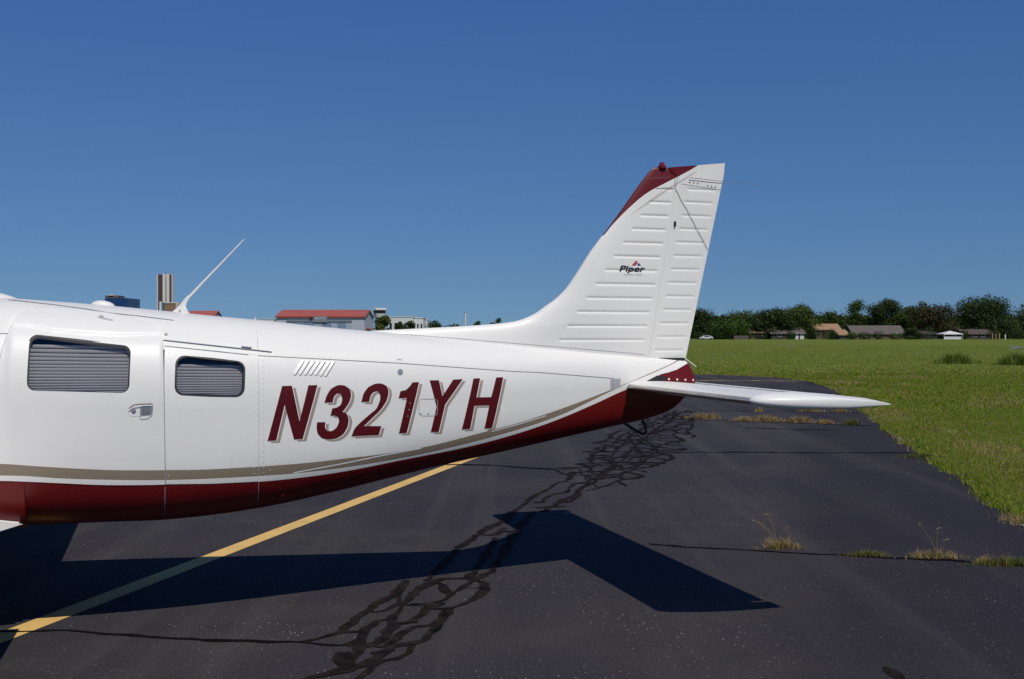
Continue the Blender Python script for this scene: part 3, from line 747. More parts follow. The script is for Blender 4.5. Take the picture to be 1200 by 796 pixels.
def strip(name, items, mat, parent, off=.0008, surf=fus, step=.03):
    """flat strips (pts, width) laid on a surface, one object each"""
    for j, (pts, w) in enumerate(items):
        p = np.array(pts, float); sg = np.r_[0, np.cumsum(np.hypot(*np.diff(p, axis=0).T))]
        n = max(2, int(sg[-1]/step)+1); t = np.linspace(0, sg[-1], n)
        x = np.interp(t, sg, p[:, 0]); z = np.interp(t, sg, p[:, 1])
        dx = np.gradient(x); dz = np.gradient(z); l = np.hypot(dx, dz)+1e-9; V = []
        for sgn in (1, -1):
            P, Nn = surf(x - sgn*dz/l*w/2, z + sgn*dx/l*w/2); V.append(P + Nn*(off+.00012*j))
        k = np.arange(n-1); F = np.stack([k, k+1, n+k+1, n+k], 1)
        o = mesh_np(name, np.concatenate(V), F, np.full(len(F), 4), mat, parent)
    return o
def rivet_rows(name, rows, mat, parent, surf=fus, r=.0035, off=.0009):
    V = []; F = []; o = 0
    for (a, b, sp) in rows:
        a = np.array(a); b = np.array(b); n = max(2, int(np.linalg.norm(b-a)/sp))
        for k in range(n+1):
            c = a+(b-a)*k/n
            an = np.linspace(0, 2*np.pi, 6, endpoint=False)
            P, Nn = surf(np.r_[c[0], c[0]+r*np.cos(an)], np.r_[c[1], c[1]+r*np.sin(an)])
            hh = np.r_[off+.0016, np.full(6, off-.0006)]; V.append(P+Nn*hh[:, None])
            for q in range(6): F.append((o, o+1+q, o+1+(q+1) % 6))
            o += 7
    o_ = mesh_np(name, np.concatenate(V), np.array(F), np.full(len(F), 3), mat, parent)
    return tag(o_, kind='stuff')

# ---- fuselage skin, open behind the door and cargo-door panels
DOOR = [(-3.905, .868)] + [(-3.80, 1.50)] + DOOR_PTS[:-1] + [(-2.958, .815)]
DOOR = [(-3.90, .870), (-3.83, 1.35)] + DOOR_PTS[:-1] + [(-2.958, .815), (-3.2, .820), (-3.5, .846), (-3.7, .866)]
CARGO = [(-2.953, .817), (-2.9605, 1.423), (-2.958, 1.585), (-2.444, 1.528), (-2.445, .802), (-2.7, .805)]
ss = np.unique(np.round(np.r_[np.arange(-7.25, -6.9, .04), np.arange(-6.9, .45, .05), np.arange(.45, .551, .0125)], 4))
NT = 121
t_ = np.linspace(-math.pi/2, math.pi/2, NT)
S_, T_ = np.meshgrid(ss, t_, indexing='ij')
Yp, Zp = f_sect(S_, T_)
nS = len(ss)
# ring order: bottom -> port -> top -> starboard
ringY = np.concatenate([Yp, -Yp[:, -2:0:-1]], 1); ringZ = np.concatenate([Zp, Zp[:, -2:0:-1]], 1); ringS = np.repeat(ss[:, None], ringY.shape[1], 1)
NR = ringY.shape[1]
V = np.stack([ringS, ringY, ringZ], -1).reshape(-1, 3)
i_, j_ = np.meshgrid(np.arange(nS-1), np.arange(NR), indexing='ij')
a = i_*NR+j_; b = i_*NR+(j_+1) % NR; c = (i_+1)*NR+(j_+1) % NR; d = (i_+1)*NR+j_
F = np.stack([a, b, c, d], -1).reshape(-1, 4)
shr = lambda poly, k: [(np.mean([q[0] for q in poly])+(p[0]-np.mean([q[0] for q in poly]))*k, np.mean([q[1] for q in poly])+(p[1]-np.mean([q[1] for q in poly]))*k) for p in poly]
inD = (in_poly(V[:, 0], V[:, 2], shr(DOOR, .985)) | in_poly(V[:, 0], V[:, 2], shr(CARGO, .97))) & (V[:, 1] < 0)
F = F[~inD[F].all(1)]
fl = F.ravel(); sz = np.full(len(F), 4)
fl = np.r_[fl, np.arange(NR), (nS-1)*NR + np.arange(NR)[::-1]]; sz = np.r_[sz, NR, NR]
fuselage = mesh_np('fuselage', V, fl, sz, M['paint'], plane)
fuselage.data.shade_smooth(); fuselage.data.set_sharp_from_angle(angle=R(40))

# ---- passenger door: the lower panel stands proud below a soft crease
cs = [p[0] for p in CREASE]; cz = [p[1] for p in CREASE]
def sstep(x): x = np.clip(x, 0, 1); return x*x*(3-2*x)
def door_off(s, z):
    k = np.interp(s, cs, cz)
    up = sstep((z-(k-.030))/.030)*(z <= k) + (1-sstep((z-k)/.10))*(z > k)
    low = .010*sstep((k+.02-z)/.10)*np.clip(1-(1.40-z)/.45, 0, 1)
    return .003 + (.0125*up + low)*np.clip((s+3.775)/.03, .0, 1)*np.clip((-2.955-s)/.03, .0, 1)
WIN1 = round_poly(WIN1_PTS, .042); WIN2 = round_poly(WIN2_PTS, .048)
def grow(poly, d):
    c = np.mean(np.array(poly), 0); P = np.array(poly); n = P-c; L = np.linalg.norm(n, axis=1, keepdims=True)
    return [tuple(q) for q in P + n/L*d]
door = patch('passenger_door', DOOR, door_off, M['paint'], plane, hole=WIN1, rim=.020, grid=.012)
cargo = patch('cargo_door', CARGO, .0022, M['paint'], plane, hole=WIN2, rim=.020, grid=.05)
strip('door_gap', [(DOOR[:-3] , .0055)], M['seam'], door, off=.0012)
strip('door_gap', [(CARGO + [CARGO[0]], .005)], M['seamlight'], cargo, off=.0012)
def window(poly, offs, zrange, nslat, label):
    w = patch('cabin_window', poly, offs, M['glass'], plane, rim=0, grid=.06)
    w['label'] = label
    poly = [tuple(np.array(a_)+(np.array(b_)-np.array(a_))*q_/n_) for a_, b_ in zip(poly, poly[1:]+poly[:1]) for n_ in [max(1, int(math.dist(a_, b_)/.04))] for q_ in range(n_)]
    ring = grow(poly, .006)
    o = offs if callable(offs) else (lambda s, z, q=offs: np.full(np.shape(s), q))
    patch('window_seal', ring, lambda s, z: o(s, z)+.0095, M['black'], w, hole=grow(poly, -.005), rim=.025, grid=10)
    patch('inner_panel', grow(poly, .05), lambda s, z: o(s, z)-.055, M['dark'], w, rim=0, grid=.1)
    xs = [p[0] for p in poly]; x0, x1 = min(xs)-.02, max(xs)+.02
    n = 12; first = None
    sx = np.linspace(x0, x1, n)
    zl = np.interp(np.linspace(0, 1, nslat), np.linspace(0, 1, 7), [0, .21, .40, .57, .73, .87, 1.0])
    for k in range(nslat):
        z = zrange[0] + (zrange[1]-zrange[0])*zl[k]
        zz = z - .012*(sx-x0)/(x1-x0)*(1-k/nslat)
        P, Nn = fus(sx, zz); oo = o(sx, zz)
        hgt = (zrange[0]-zrange[1])*(zl[min(k+1, nslat-1)]-zl[max(k-1, 0)])/(2 if 0 < k < nslat-1 else 1)*.92
        top = P + Nn*(oo-.034)[:, None] + np.array([0, 0, hgt*.5]); bot = P + Nn*(oo-.034+.25*hgt)[:, None] - np.array([0, 0, hgt*.45])
        V = np.concatenate([top, bot, top + Nn*-.0012, bot + Nn*-.0012]); q = np.arange(n-1)
        F = np.concatenate([np.stack([q, q+1, n+q+1, n+q], 1), np.stack([2*n+q, 3*n+q, 3*n+q+1, 2*n+q+1], 1), np.stack([n+q, n+q+1, 3*n+q+1, 3*n+q], 1)])
        mesh_np('blind_slat', V, F, np.full(len(F), 4), M['slat'], w)
w1 = window(WIN1, lambda s, z: -.006 + .8*np.maximum(z-1.5, 0)**2, (1.602, 1.338), 15, 'large door window behind pleated grey blinds')
w2 = window(WIN2, -.004, (1.488, 1.300), 13, 'small cargo door window behind pleated grey blinds')
# cabin windows and windshield ahead of the photograph's frame, both sides
for mir in (False, True):
    for a0, a1 in ((-4.62, -4.02), (-5.25, -4.72)):
        patch('cabin_window', round_poly([(a0, 1.36), (a0+.06, 1.66), (a1, 1.66), (a1, 1.36)][::-1], .05), .002, M['tint'], plane, rim=.003, grid=.06, mirror=mir)
    if mir:
        patch('cabin_window', WIN1, .002, M['tint'], plane, rim=.003, grid=.06, mirror=True)
    patch('windshield', round_poly([(-5.75, 1.40), (-5.42, 1.62), (-5.34, 1.40)][::-1], .03), .010, M['tint'], plane, rim=.003, grid=.05, mirror=mir)

# ---- registration
def shift(pts, dx, dz): return [(p[0]+dx, p[1]+dz) for p in pts]
for ch in 'N321YH':
    pts = LETTERS[ch]
    if ch in '32':        # soften the traced curves
        for _ in range(2):
            Q = []; n_ = len(pts)
            for k in range(n_):
                a_, b_, c_ = (np.array(pts[(k+d_) % n_]) for d_ in (-1, 0, 1))
                u_ = (b_-a_)/np.linalg.norm(b_-a_); v_ = (c_-b_)/np.linalg.norm(c_-b_)
                if u_@v_ < .62: Q.append(tuple(b_))
                else: Q += [tuple(b_*.78+a_*.22*(.8)+b_*.22*.2), tuple(b_*.78+c_*.22*.8+b_*.22*.2)]
            pts = Q
    L = patch('registration_letter', pts, .0026, M['letter_red'], plane, rim=.0008, grid=.05)
    patch('letter_shadow', shift(pts, .0215, -.0125), .0010, M['letter_taupe'], L, rim=.0004, grid=.05)
    patch('letter_outline', shift(pts, .0048, -.0030), .0018, M['letter_white'], L, rim=.0004, grid=.05)

# ---- seams, rivets and small fittings on the skin
strip('panel_seam', [(ROOFSEAM, .0045), (SIDESEAM, .0045), ([(-3.95, 1.655), (-3.765, 1.655)], .004)], M['seam'], fuselage)
strip('panel_seam', [([(-2.442, 1.735), (-2.442, 1.556)], .003), ([(-2.442, .80), (-2.442, .62)], .003), ([(-2.958, .80), (-2.962, .60)], .003),
                     ([(-3.68, .86), (-3.68, .60)], .004)], M['seamlight'], fuselage)
rv = []
for s in (-2.47, -2.415): rv.append(((s, 1.50), (s, .85), .032))
rv += [((-2.90, 1.235), (-2.50, 1.225), .034), ((-2.90, 1.062), (-2.50, 1.055), .034), ((-2.94, 1.55), (-2.94, .83), .036)]
rivet_rows('rivets', rv, M['white'], cargo, off=.0030)
rv = [((-2.38, 1.50), (-2.38, .83), .034), ((-2.38, 1.538), (-.9, 1.435), .036), ((-2.38, 1.508), (-.9, 1.403), .036)]
rivet_rows('rivets', rv, M['white'], fuselage)
rv = [((-3.65, .66), (-3.0, .635), .036), ((-2.93, .77), (-2.93, .60), .03), ((-2.99, .77), (-2.99, .60), .03), ((-2.47, .77), (-2.47, .65), .03), ((-2.41, .77), (-2.41, .65), .03), ((-3.71, .84), (-3.71, .66), .03), ((-2.95, .79), (-1.6, .80), .045)]
M['rivet_red'] = plain('rivet_red', (0.16, 0.02, 0.02), .35)
rivet_rows('rivets', rv, M['rivet_red'], fuselage, r=.003)
strip('pinstripe', [(SPLIT, .007), (SPLIT2, .005)], M['letter_white'], fuselage, off=.0009)
# hinge rail over the cargo door
P, Nn = fus(np.linspace(-2.968, -2.364, 14), np.linspace(1.617, 1.547, 14))
tube('hinge_rail', [tuple(q) for q in P + Nn*.002], .0042, M['grey'], cargo, 6)
P, Nn = fus(np.linspace(-2.962, -2.498, 10), np.linspace(1.584, 1.531, 10))
strip('hinge_line', [([(-2.962, 1.584), (-2.498, 1.531)], .0035)], M['seam'], cargo, off=.0035)
P, Nn = fus(np.array([-2.537, -2.480]), np.array([1.576, 1.570]))
tube('hinge_lug', [tuple(q) for q in P + Nn*.004], .006, M['grey'], cargo, 6)
P, Nn = fus(np.array([-2.953]), np.array([1.651]))
bm = bmesh.new(); bm_lathe(bm, [(0, .009), (.012, .009), (.016, .006), (.017, .0)], P[0], Nn[0], 10)
from_bm('door_stop', bm, M['white'], fuselage, True)
# top latch: pale knob with a grey bar
P, Nn = fus(np.array([-3.319, -3.300, -3.24]), np.array([1.742, 1.739, 1.721]))
tube('top_latch', [tuple(P[0]+Nn[0]*.006), tuple(P[2]+Nn[2]*.006)], .007, M['steel'], door, 8)
bm = bmesh.new(); bm_lathe(bm, [(0, .009), (.016, .009), (.02, .005)], P[1]+np.array([0, 0, .008]), Nn[1], 10)
from_bm('latch_knob', bm, M['white'], door, True)
# flush door handle: dished plate, lock and paddle
ho = lambda d: (lambda s, z: door_off(s, z)+d)
cx, cz_ = -3.122, 1.231
plate = round_poly([(-3.150, 1.200), (-3.022, 1.204), (-3.022, 1.268), (-3.150, 1.264)], .022)
h0 = patch('door_handle', plate, ho(.0015), M['white'], door, rim=.003, grid=.03)
strip('handle_rim', [([(-3.147, 1.245), (-3.135, 1.262), (-3.10, 1.266), (-3.026, 1.267)], .007), ([(-3.085, 1.206), (-3.03, 1.208), (-3.026, 1.225), (-3.026, 1.262)], .005), ([(-3.087, 1.21), (-3.087, 1.255)], .003)], M['seam'], door, off=.0245)
patch('handle_paddle', round_poly([(-3.083, 1.211), (-3.031, 1.213), (-3.031, 1.257), (-3.083, 1.256)], .006), ho(.006), M['steel'], door, rim=.004, grid=.03)
P, Nn = fus(np.array([cx]), np.array([cz_])); o_ = float(door_off(np.array([cx]), np.array([cz_]))[0])
bm = bmesh.new(); bm_lathe(bm, [(0, .0125), (.004, .0125), (.005, .010)], P[0]+Nn[0]*(o_+.001), Nn[0], 14)
from_bm('door_lock', bm, M['grey'], door, True)
# louvres
for a, b in LOUV:
    u = np.array(b)-np.array(a); e = np.array([u[1], -u[0]]); e = e/np.linalg.norm(e)
    if e[0] > 0: e = -e
    q = [tuple(np.array(a)), tuple(np.array(b)), tuple(np.array(b)+e*.020), tuple(np.array(a)+e*.020)]
    a2 = np.array(a)
    def lo(s, z, a2=a2, e=e): return .0006 + .0036*np.clip(1-((s-a2[0])*e[0]+(z-a2[1])*e[1])/.020, 0, 1)
    lv = patch('louver', q, lo, M['white'], fuselage, rim=.007, grid=.02)
    strip('louver_slot', [([tuple(np.array(a)-e*.002), tuple(np.array(b)-e*.002)], .005)], M['black'], fuselage, off=.0012)
# static port disc, tiny decal, inspection plate with screws, grey sticker
disc = [(-1.588+.0175*math.cos(t), 1.421+.0185*math.sin(t)) for t in np.linspace(0, 2*math.pi, 20, endpoint=False)]
patch('static_port', disc, .002, M['grey'], fuselage, rim=.002)
patch('small_decal', [(-1.603, 1.494), (-1.572, 1.492), (-1.572, 1.499), (-1.603, 1.501)][::-1], .001, M['seamlight'], fuselage, rim=.0004)
ip = round_poly([(-1.472, 1.153), (-1.352, 1.150), (-1.352, 1.253), (-1.472, 1.256)], .012)
strip('inspection_plate_edge', [(ip + ip[:1], .0028)], M['seamlight'], fuselage, off=.0036)
rivet_rows('rivets', [((-1.46, 1.165), (-1.365, 1.162), .05), ((-1.53, 1.23), (-1.545, 1.15), .03)], M['steel'], fuselage, r=.005, off=.0035)
patch('grey_sticker', [(-.126, 1.276), (-.052, 1.299), (-.050, 1.356), (-.128, 1.350)], .0014, M['seamlight'], fuselage, rim=.0005)['label'] = 'small grey patch ahead of the tailplane'
# tail cone rivets and the slot the tailplane passes through
rivet_rows('rivets', [((.33, 1.345), (.53, 1.335), .066)], M['white'], fuselage, r=.008, off=.002)
patch('tailplane_slot', [(.13, 1.325), (.30, 1.330), (.31, 1.362), (.24, 1.372)], .001, M['black'], fuselage, rim=.0005, grid=.03)
# drain fitting low on the belly
P, Nn = fus(np.array([-2.30]), np.array([.70]))
bm = bmesh.new(); bm_lathe(bm, [(0, .010), (.006, .010), (.009, .004)], P[0], Nn[0], 10); from_bm('drain_fitting', bm, M['burg'], fuselage, True)
# tie-down ring
tube('tie_down_ring', [(.03, -.01, 1.045), (.10, -.01, 1.0), (.165, -.008, .968), (.188, 0, .970), (.196, .004, .99), (.185, .006, 1.03), (.165, .008, 1.075)], .0095, M['black'], plane, 8)

# ---- fin
FZ = [1.44, 1.60, 1.671, 1.69, 1.707, 1.723, 1.739, 1.785, 1.835, 1.886, 1.959, 2.061, 2.223, 2.378, 2.439, 2.718, 2.766, 2.790, 2.803]
FL = [-2.0, -1.85, -1.724, -1.383, -1.068, -.86, -.746, -.621, -.545, -.471, -.393, -.319, -.209, -.085, -.037, .172, .211, .236, .262]
def le(z): return pchip(FZ, FL, z)
_zz = np.linspace(1.44, 2.803, 700); _ll = le(_zz)
def z_le(s): return np.interp(s, _ll, _zz)
def hinge(z): return np.interp(z, [1.44, 1.50, 2.656, 2.715, 2.740, 2.767, 2.81], [.177, .188, .403, .415, .415, .366, .354])
BEADS = [2.559 - .0946*k for k in range(12)]
FIN_BEADS = [(2.652, .296, .385)] + [(2.559-.0946*k, .20-.0675*k, .380-.0204*k-.003) for k in range(11)]
RUD_BEADS = [(2.658, .488, .72)] + [(2.568-.0934*k, .463-.0209*k, .706-.0208*k) for k in range(12)]
def groove(s, z, beads, depth=.0048, wid=.0085):
    g = np.zeros(np.shape(s))
    for zb, a, b in beads:
        prof = np.exp(-((z-zb)/wid)**2)
        end = sstep((s-a)/.02)*sstep((b-s)/.02)
        g += depth*prof*end
    return g
def fin_half(s, z, bead=True):
    a = np.maximum(s-le(z), 0); b = np.maximum(z_le(s)-z, 0)
    d = a*b/np.sqrt(a*a+b*b+1e-12)
    T = np.interp(z, [1.5, 2.0, 2.8], [.062, .050, .030])
    front = np.sqrt(np.clip(1-(1-np.clip(d/.20, 0, 1))**2, 0, 1))
    back = np.interp((s-(hinge(z)-.5))/.5, [0, 1], [1, .62])
    t = T*front*np.minimum(1, back) + .0005
    # concave fillet into the fuselage crown
    if bead: t = t - groove(s, z, FIN_BEADS)
    return t
def fin_y(s, z): return -fin_half(s, z, False)
def finsurf(s, z): return surf_generic(fin_y, s, z)
def rud_half(s, z, bead=True):
    h = hinge(z); te_ = np.interp(z, [1.476, 2.855], [.488, .802])
    T = np.interp(z, [1.5, 2.0, 2.8], [.062, .050, .030])*.62
    u = np.clip((s-h)/(te_-h), 0, 1)
    t = T*(1-u)**1.0*np.sqrt(np.clip(u*14+.30, 0, 1)) + .0022
    if bead: t = t - groove(s, z, RUD_BEADS, .0042)*np.clip(1.3-u*.6, 0, 1)
    return t
def sheet(name, zrows, s_of, half, mat, nu, topz=None):
    zz = np.array(zrows); u = np.linspace(0, 1, nu)
    V = []
    for sgn in (-1, 1):
        for z in zz:
            a, b = s_of(z); s = a+(b-a)*u
            zc = np.full(nu, z)
            if topz is not None: zc = topz(s, zc)
            V.append(np.stack([s, sgn*half(s, zc), zc], 1))
    V = np.concatenate(V); nz = len(zz); F = []
    idx = lambda k, i, j: (k*nz+i)*nu+j
    for k in (0, 1):
        i, j = np.meshgrid(np.arange(nz-1), np.arange(nu-1), indexing='ij')
        q = np.stack([idx(k, i, j), idx(k, i, j+1), idx(k, i+1, j+1), idx(k, i+1, j)], -1).reshape(-1, 4)
        F.append(q if k == 0 else q[:, ::-1])
    i = np.arange(nz-1); j = np.arange(nu-1)
    F.append(np.stack([idx(0, i+1, 0), idx(1, i+1, 0), idx(1, i, 0), idx(0, i, 0)], -1))
    F.append(np.stack([idx(0, i, nu-1), idx(1, i, nu-1), idx(1, i+1, nu-1), idx(0, i+1, nu-1)], -1))
    F.append(np.stack([idx(0, nz-1, j), idx(0, nz-1, j+1), idx(1, nz-1, j+1), idx(1, nz-1, j)], -1))
    F.append(np.stack([idx(0, 0, j+1), idx(0, 0, j), idx(1, 0, j), idx(1, 0, j+1)], -1))
    F = np.concatenate(F)
    o = mesh_np(name, V, F, np.full(len(F), 4), mat, plane)
    o.data.shade_smooth(); o.data.set_sharp_from_angle(angle=R(38))
    return o
def rows(z0, z1, beads, extra=(), step=.02):
    z = list(np.arange(z0, z1, step)) + [z1] + list(extra)
    for b in beads: z += [b[0]+d for d in (-.018, -.012, -.008, -.005, -.002, .002, .005, .008, .012, .018)]
    z = np.unique(np.round(z, 4)); z = z[(z >= z0-1e-6) & (z <= z1+1e-6)]
    return z
fin = sheet('fin', rows(1.46, 2.803, FIN_BEADS, extra=list(np.arange(1.66, 1.76, .005)) + list(np.arange(2.72, 2.803, .008))), lambda z: (float(le(z)), float(hinge(z))), fin_half, M['finpaint'], 100)
def rud_top(s, z): return np.where(z > 2.77, z + (2.855-2.803)/(.802-.36)*(s-.36)*np.clip((z-2.77)/.033, 0, 1), z)
rudder = sheet('rudder', rows(1.488, 2.803, RUD_BEADS), lambda z: (float(hinge(z))+.003, float(np.interp(z, [1.476, 2.855], [.488, .802]))), rud_half, M['finpaint'], 40, topz=rud_top)
rudder.data.update()
# cap line, rivets, hinge slot
rsurf = lambda s, z: surf_generic(lambda a, b: -rud_half(a, b, False), s, z)
strip('cap_seam', [([(.45, 2.692), (.762, 2.664)], .0024)], M['seam'], rudder, off=.0012, surf=rsurf)
strip('cap_seam', [([(.256, 2.655), (.395, 2.656)], .004), ([(.19, 2.72), (.36, 2.735)], .002)], M['seam'], fin, off=.0012, surf=finsurf)
rivet_rows('rivets', [((.512, 2.706), (.575, 2.70), .05), ((.655, 2.688), (.715, 2.681), .06)], M['black'], rudder, surf=rsurf, r=.006, off=.0012)
box('hinge_bracket', .389, .402, -.036, -.018, 2.396, 2.430, M['black'], fin)
strip('fin_joint', [([(-1.70, 1.668), (-1.2, 1.628), (-.6, 1.578), (-.1, 1.537), (.17, 1.513)], .003)], M['seamlight'], fin, off=.0015, surf=finsurf)
strip('leading_edge_seam', [([(-.52, 1.535), (-.39, 1.80), (.02, 2.40)], .0018)], M['letter_white'], fin, off=.0008, surf=finsurf)
box('rudder_gap', .195, .470, -.030, .030, 1.474, 1.489, M['black'], rudder)
# beacon on the fin cap
bm = bmesh.new(); bm_lathe(bm, [(-.012, .030), (.004, .030), (.006, .024)], (.311, 0, 2.806), (0, 0, 1), 16); bcn = from_bm('beacon_base', bm, M['burg'], fin, True)
bm = bmesh.new(); bm_lathe(bm, [(0, .022), (.010, .021), (.024, .016), (.029, .004)], (.311, 0, 2.811), (0, 0, 1), 16); from_bm('beacon_light', bm, M['redglass'], fin, True)
# rudder antenna cable and static wicks
cpts = [(.40, 2.733), (.40, 2.666), (.439, 2.589), (.50, 2.50), (.553, 2.41), (.61, 2.32), (.656, 2.245)]
tube('antenna_wire', [(s, -float(max(fin_half(np.array(s), np.array(z)) if s < .42 else 0, rud_half(np.array(s), np.array(z))))-.004, z) for s, z in cpts], .0017, M['grey'], rudder, 5)
tube('static_wick', [(.507, -.028, 2.737), (.767, -.012, 2.724), (1.065, -.006, 2.711)], [.0022, .0018, .0012], M['seam'], rudder, 5)
tube('static_wick', [(.480, -.01, 1.487), (.566, -.012, 1.425)], .003, M['white'], rudder, 5)

# emblem on the fin: slanted word, red and blue triangle above it
def word(txt, x0, z0, cap, width, shear, mat, parent, bold=.012):
    cu = bpy.data.curves.new('word', 'FONT'); cu.body = txt; cu.size = 1; cu.offset = bold; cu.resolution_u = 4
    to = bpy.data.objects.new('word', cu); COL.objects.link(to)
    me = bpy.data.meshes.new_from_object(to.evaluated_get(bpy.context.evaluated_depsgraph_get()))
    COL.objects.unlink(to); bpy.data.objects.remove(to)
    v = np.zeros(len(me.vertices)*3, np.float32); me.vertices.foreach_get('co', v); v = v.reshape(-1, 3)
    capu = .70
    x = v[:, 0]-v[:, 0].min(); x = x/x.max()*width; z = v[:, 1]/capu*cap
    xs = x0 + x + shear*z; zs = z0 + z
    P, Nn = finsurf(xs, zs); P = P + Nn*.0022
    me.vertices.foreach_set('co', P.astype(np.float32).ravel()); me.update()
    me.materials.clear(); me.materials.append(mat)
    for k_ in me.polygons: k_.material_index = 0
    return link(bpy.data.objects.new('emblem_word', me), parent)
em = word('Piper', -.022, 2.081, .037, .185, .35, M['logo_black'], fin, .028)
patch('emblem_triangle', [(.070, 2.121), (.098, 2.121), (.112, 2.140), (.105, 2.156)], .002, M['logo_red'], fin, rim=.0005, surf=finsurf)
patch('emblem_triangle', [(.112, 2.121), (.139, 2.121), (.117, 2.141)], .002, M['logo_blue'], fin, rim=.0005, surf=finsurf)
strip('emblem_rule', [([(.013, 2.057), (.085, 2.057)], .003), ([(.10, 2.057), (.146, 2.058)], .004)], M['seamlight'], fin, off=.0016, surf=finsurf)

# ---- tailplane
ZS, CH, BW = 1.30, .745, 1.80
def foil(u): return 5*.095*(.2969*np.sqrt(u)-.126*u-.3516*u**2+.2843*u**3-.1036*u**4)
def lofted(name, stations, mat, parent, nu=26, smooth=True):
    """stations: (y, s0, chord, z, thickness scale, droop)"""
    u = (1-np.cos(np.linspace(0, np.pi, nu)))/2
    V = []
    for y, s0, c, z, th, dr in stations:
        t = foil(u)*c*th + .0008
        up = np.stack([s0+u*c, np.full(nu, y), z+t-dr*u], 1); lo = np.stack([s0+u*c, np.full(nu, y), z-t*.9-dr*u], 1)[::-1]
        V.append(np.concatenate([up, lo]))
    n = 2*nu; m_ = len(stations); F = []
    i, j = np.meshgrid(np.arange(m_-1), np.arange(n), indexing='ij')
    F = np.stack([i*n+j, i*n+(j+1) % n, (i+1)*n+(j+1) % n, (i+1)*n+j], -1).reshape(-1, 4)
    fl = np.r_[F.ravel(), np.arange(n), (m_-1)*n+np.arange(n)[::-1]]; sz = np.r_[np.full(len(F), 4), n, n]
    o = mesh_np(name, np.concatenate(V), fl, sz, mat, parent)
    bm = bmesh.new(); bm.from_mesh(o.data); bmesh.ops.recalc_face_normals(bm, faces=bm.faces[:]); bm.to_mesh(o.data); bm.free()
    o.data.shade_smooth(); o.data.set_sharp_from_angle(angle=R(40))
    return o
stab = lofted('tailplane', [(y, 0, CH-.10, ZS, 1.12, .004) for y in np.linspace(-BW, BW, 25)], M['white'], plane)
lofted('trim_tab', [(y, CH-.112, .112, ZS+.006, .9, .010) for y in np.linspace(-BW+.02, BW-.02, 9)], M['white'], stab, nu=10)
for sg in (-1, 1):
    st = []
    for k in np.linspace(0, 1, 16)**.8:
        y = BW+.004+.145*k
        cut = (1-math.sqrt(max(0, 1-k**2)))
        s0 = -.006 + cut*CH*.90
        c_ = CH+.016-s0; hh = .0445*(c_/CH)**.78
        st.append((sg*y, s0, c_, ZS+.001-.014*k, hh/(.0475*c_), .010))
    lofted('tailplane_tip', st, M['white'], stab)

# grey metal strip added to give the leading edge its shaded band
M['shade_band'] = plain('shade_band_metal', (0.50, 0.48, 0.45), .28, metal=.85, var=.12, scale=6)
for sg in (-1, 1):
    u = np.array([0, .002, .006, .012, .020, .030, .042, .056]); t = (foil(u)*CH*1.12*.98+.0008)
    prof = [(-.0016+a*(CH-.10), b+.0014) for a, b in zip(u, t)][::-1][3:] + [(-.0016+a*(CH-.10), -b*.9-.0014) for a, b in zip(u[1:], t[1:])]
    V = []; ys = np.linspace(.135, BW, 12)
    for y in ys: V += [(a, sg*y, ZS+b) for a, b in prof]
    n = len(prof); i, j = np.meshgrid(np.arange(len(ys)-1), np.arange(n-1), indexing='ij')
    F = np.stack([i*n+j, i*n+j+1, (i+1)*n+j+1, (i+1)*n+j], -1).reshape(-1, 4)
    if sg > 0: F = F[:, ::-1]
    o = mesh_np('leading_edge_shade_strip', V, F, np.full(len(F), 4), M['shade_band'], stab); o.data.shade_smooth()

# ---- top-of-fuselage fittings
def on_top(s, y=0.0):
    z = float(f_top(s)); return z
tt_ = thing  # (no separate things here: these are bolted to the airplane)
bm = bmesh.new()
q = [(-2.935, 1.776), (-2.795, 1.758), (-2.828, 1.788), (-2.842, 1.815), (-2.838, 1.845), (-2.815, 1.880), (-2.825, 1.892), (-2.850, 1.868), (-2.880, 1.825)]
for sg in (-1, 1): 
    for (s, z) in q: bm.verts.new((s, sg*(.012 if z < 1.80 else .006), z))
bm.verts.ensure_lookup_table(); n = len(q)
bm.faces.new(bm.verts[:n]); bm.faces.new(bm.verts[n:][::-1])
for i in range(n): bm.faces.new((bm.verts[(i+1) % n], bm.verts[i], bm.verts[n+i], bm.verts[n+(i+1) % n]))
bmesh.ops.recalc_face_normals(bm, faces=bm.faces[:])
ant = from_bm('blade_antenna', bm, M['white'], plane)
tube('antenna_rod', [(-2.838, 0, 1.862), (-2.75, 0, 1.960), (-2.497, 0, 2.237)], [.0085, .0070, .0035], M['white'], ant, 8)
strip_v = box('antenna_decal', -2.882, -2.872, -.0135, -.0115, 1.785, 1.800, M['seamlight'], ant)
bm = bmesh.new(); bmesh.ops.create_uvsphere(bm, u_segments=20, v_segments=10, radius=1, matrix=Matrix.Translation((-3.315, -.02, 1.822)) @ Matrix.Rotation(R(6), 4, 'Y') @ Matrix.Diagonal((.068, .045, .030, 1)))
from_bm('dome_antenna', bm, M['white'], plane, True)
bm = bmesh.new(); bmesh.ops.create_uvsphere(bm, u_segments=24, v_segments=12, radius=1, matrix=Matrix.Translation((-4.06, 0, 1.858)) @ Matrix.Rotation(R(5), 4, 'Y') @ Matrix.Diagonal((.30, .14, .062, 1)))
from_bm('roof_fairing', bm, M['white'], plane, True)
tube('short_pin', [(-2.439, -.10, 1.728), (-2.437, -.10, 1.755)], .004, M['white'], plane, 6)

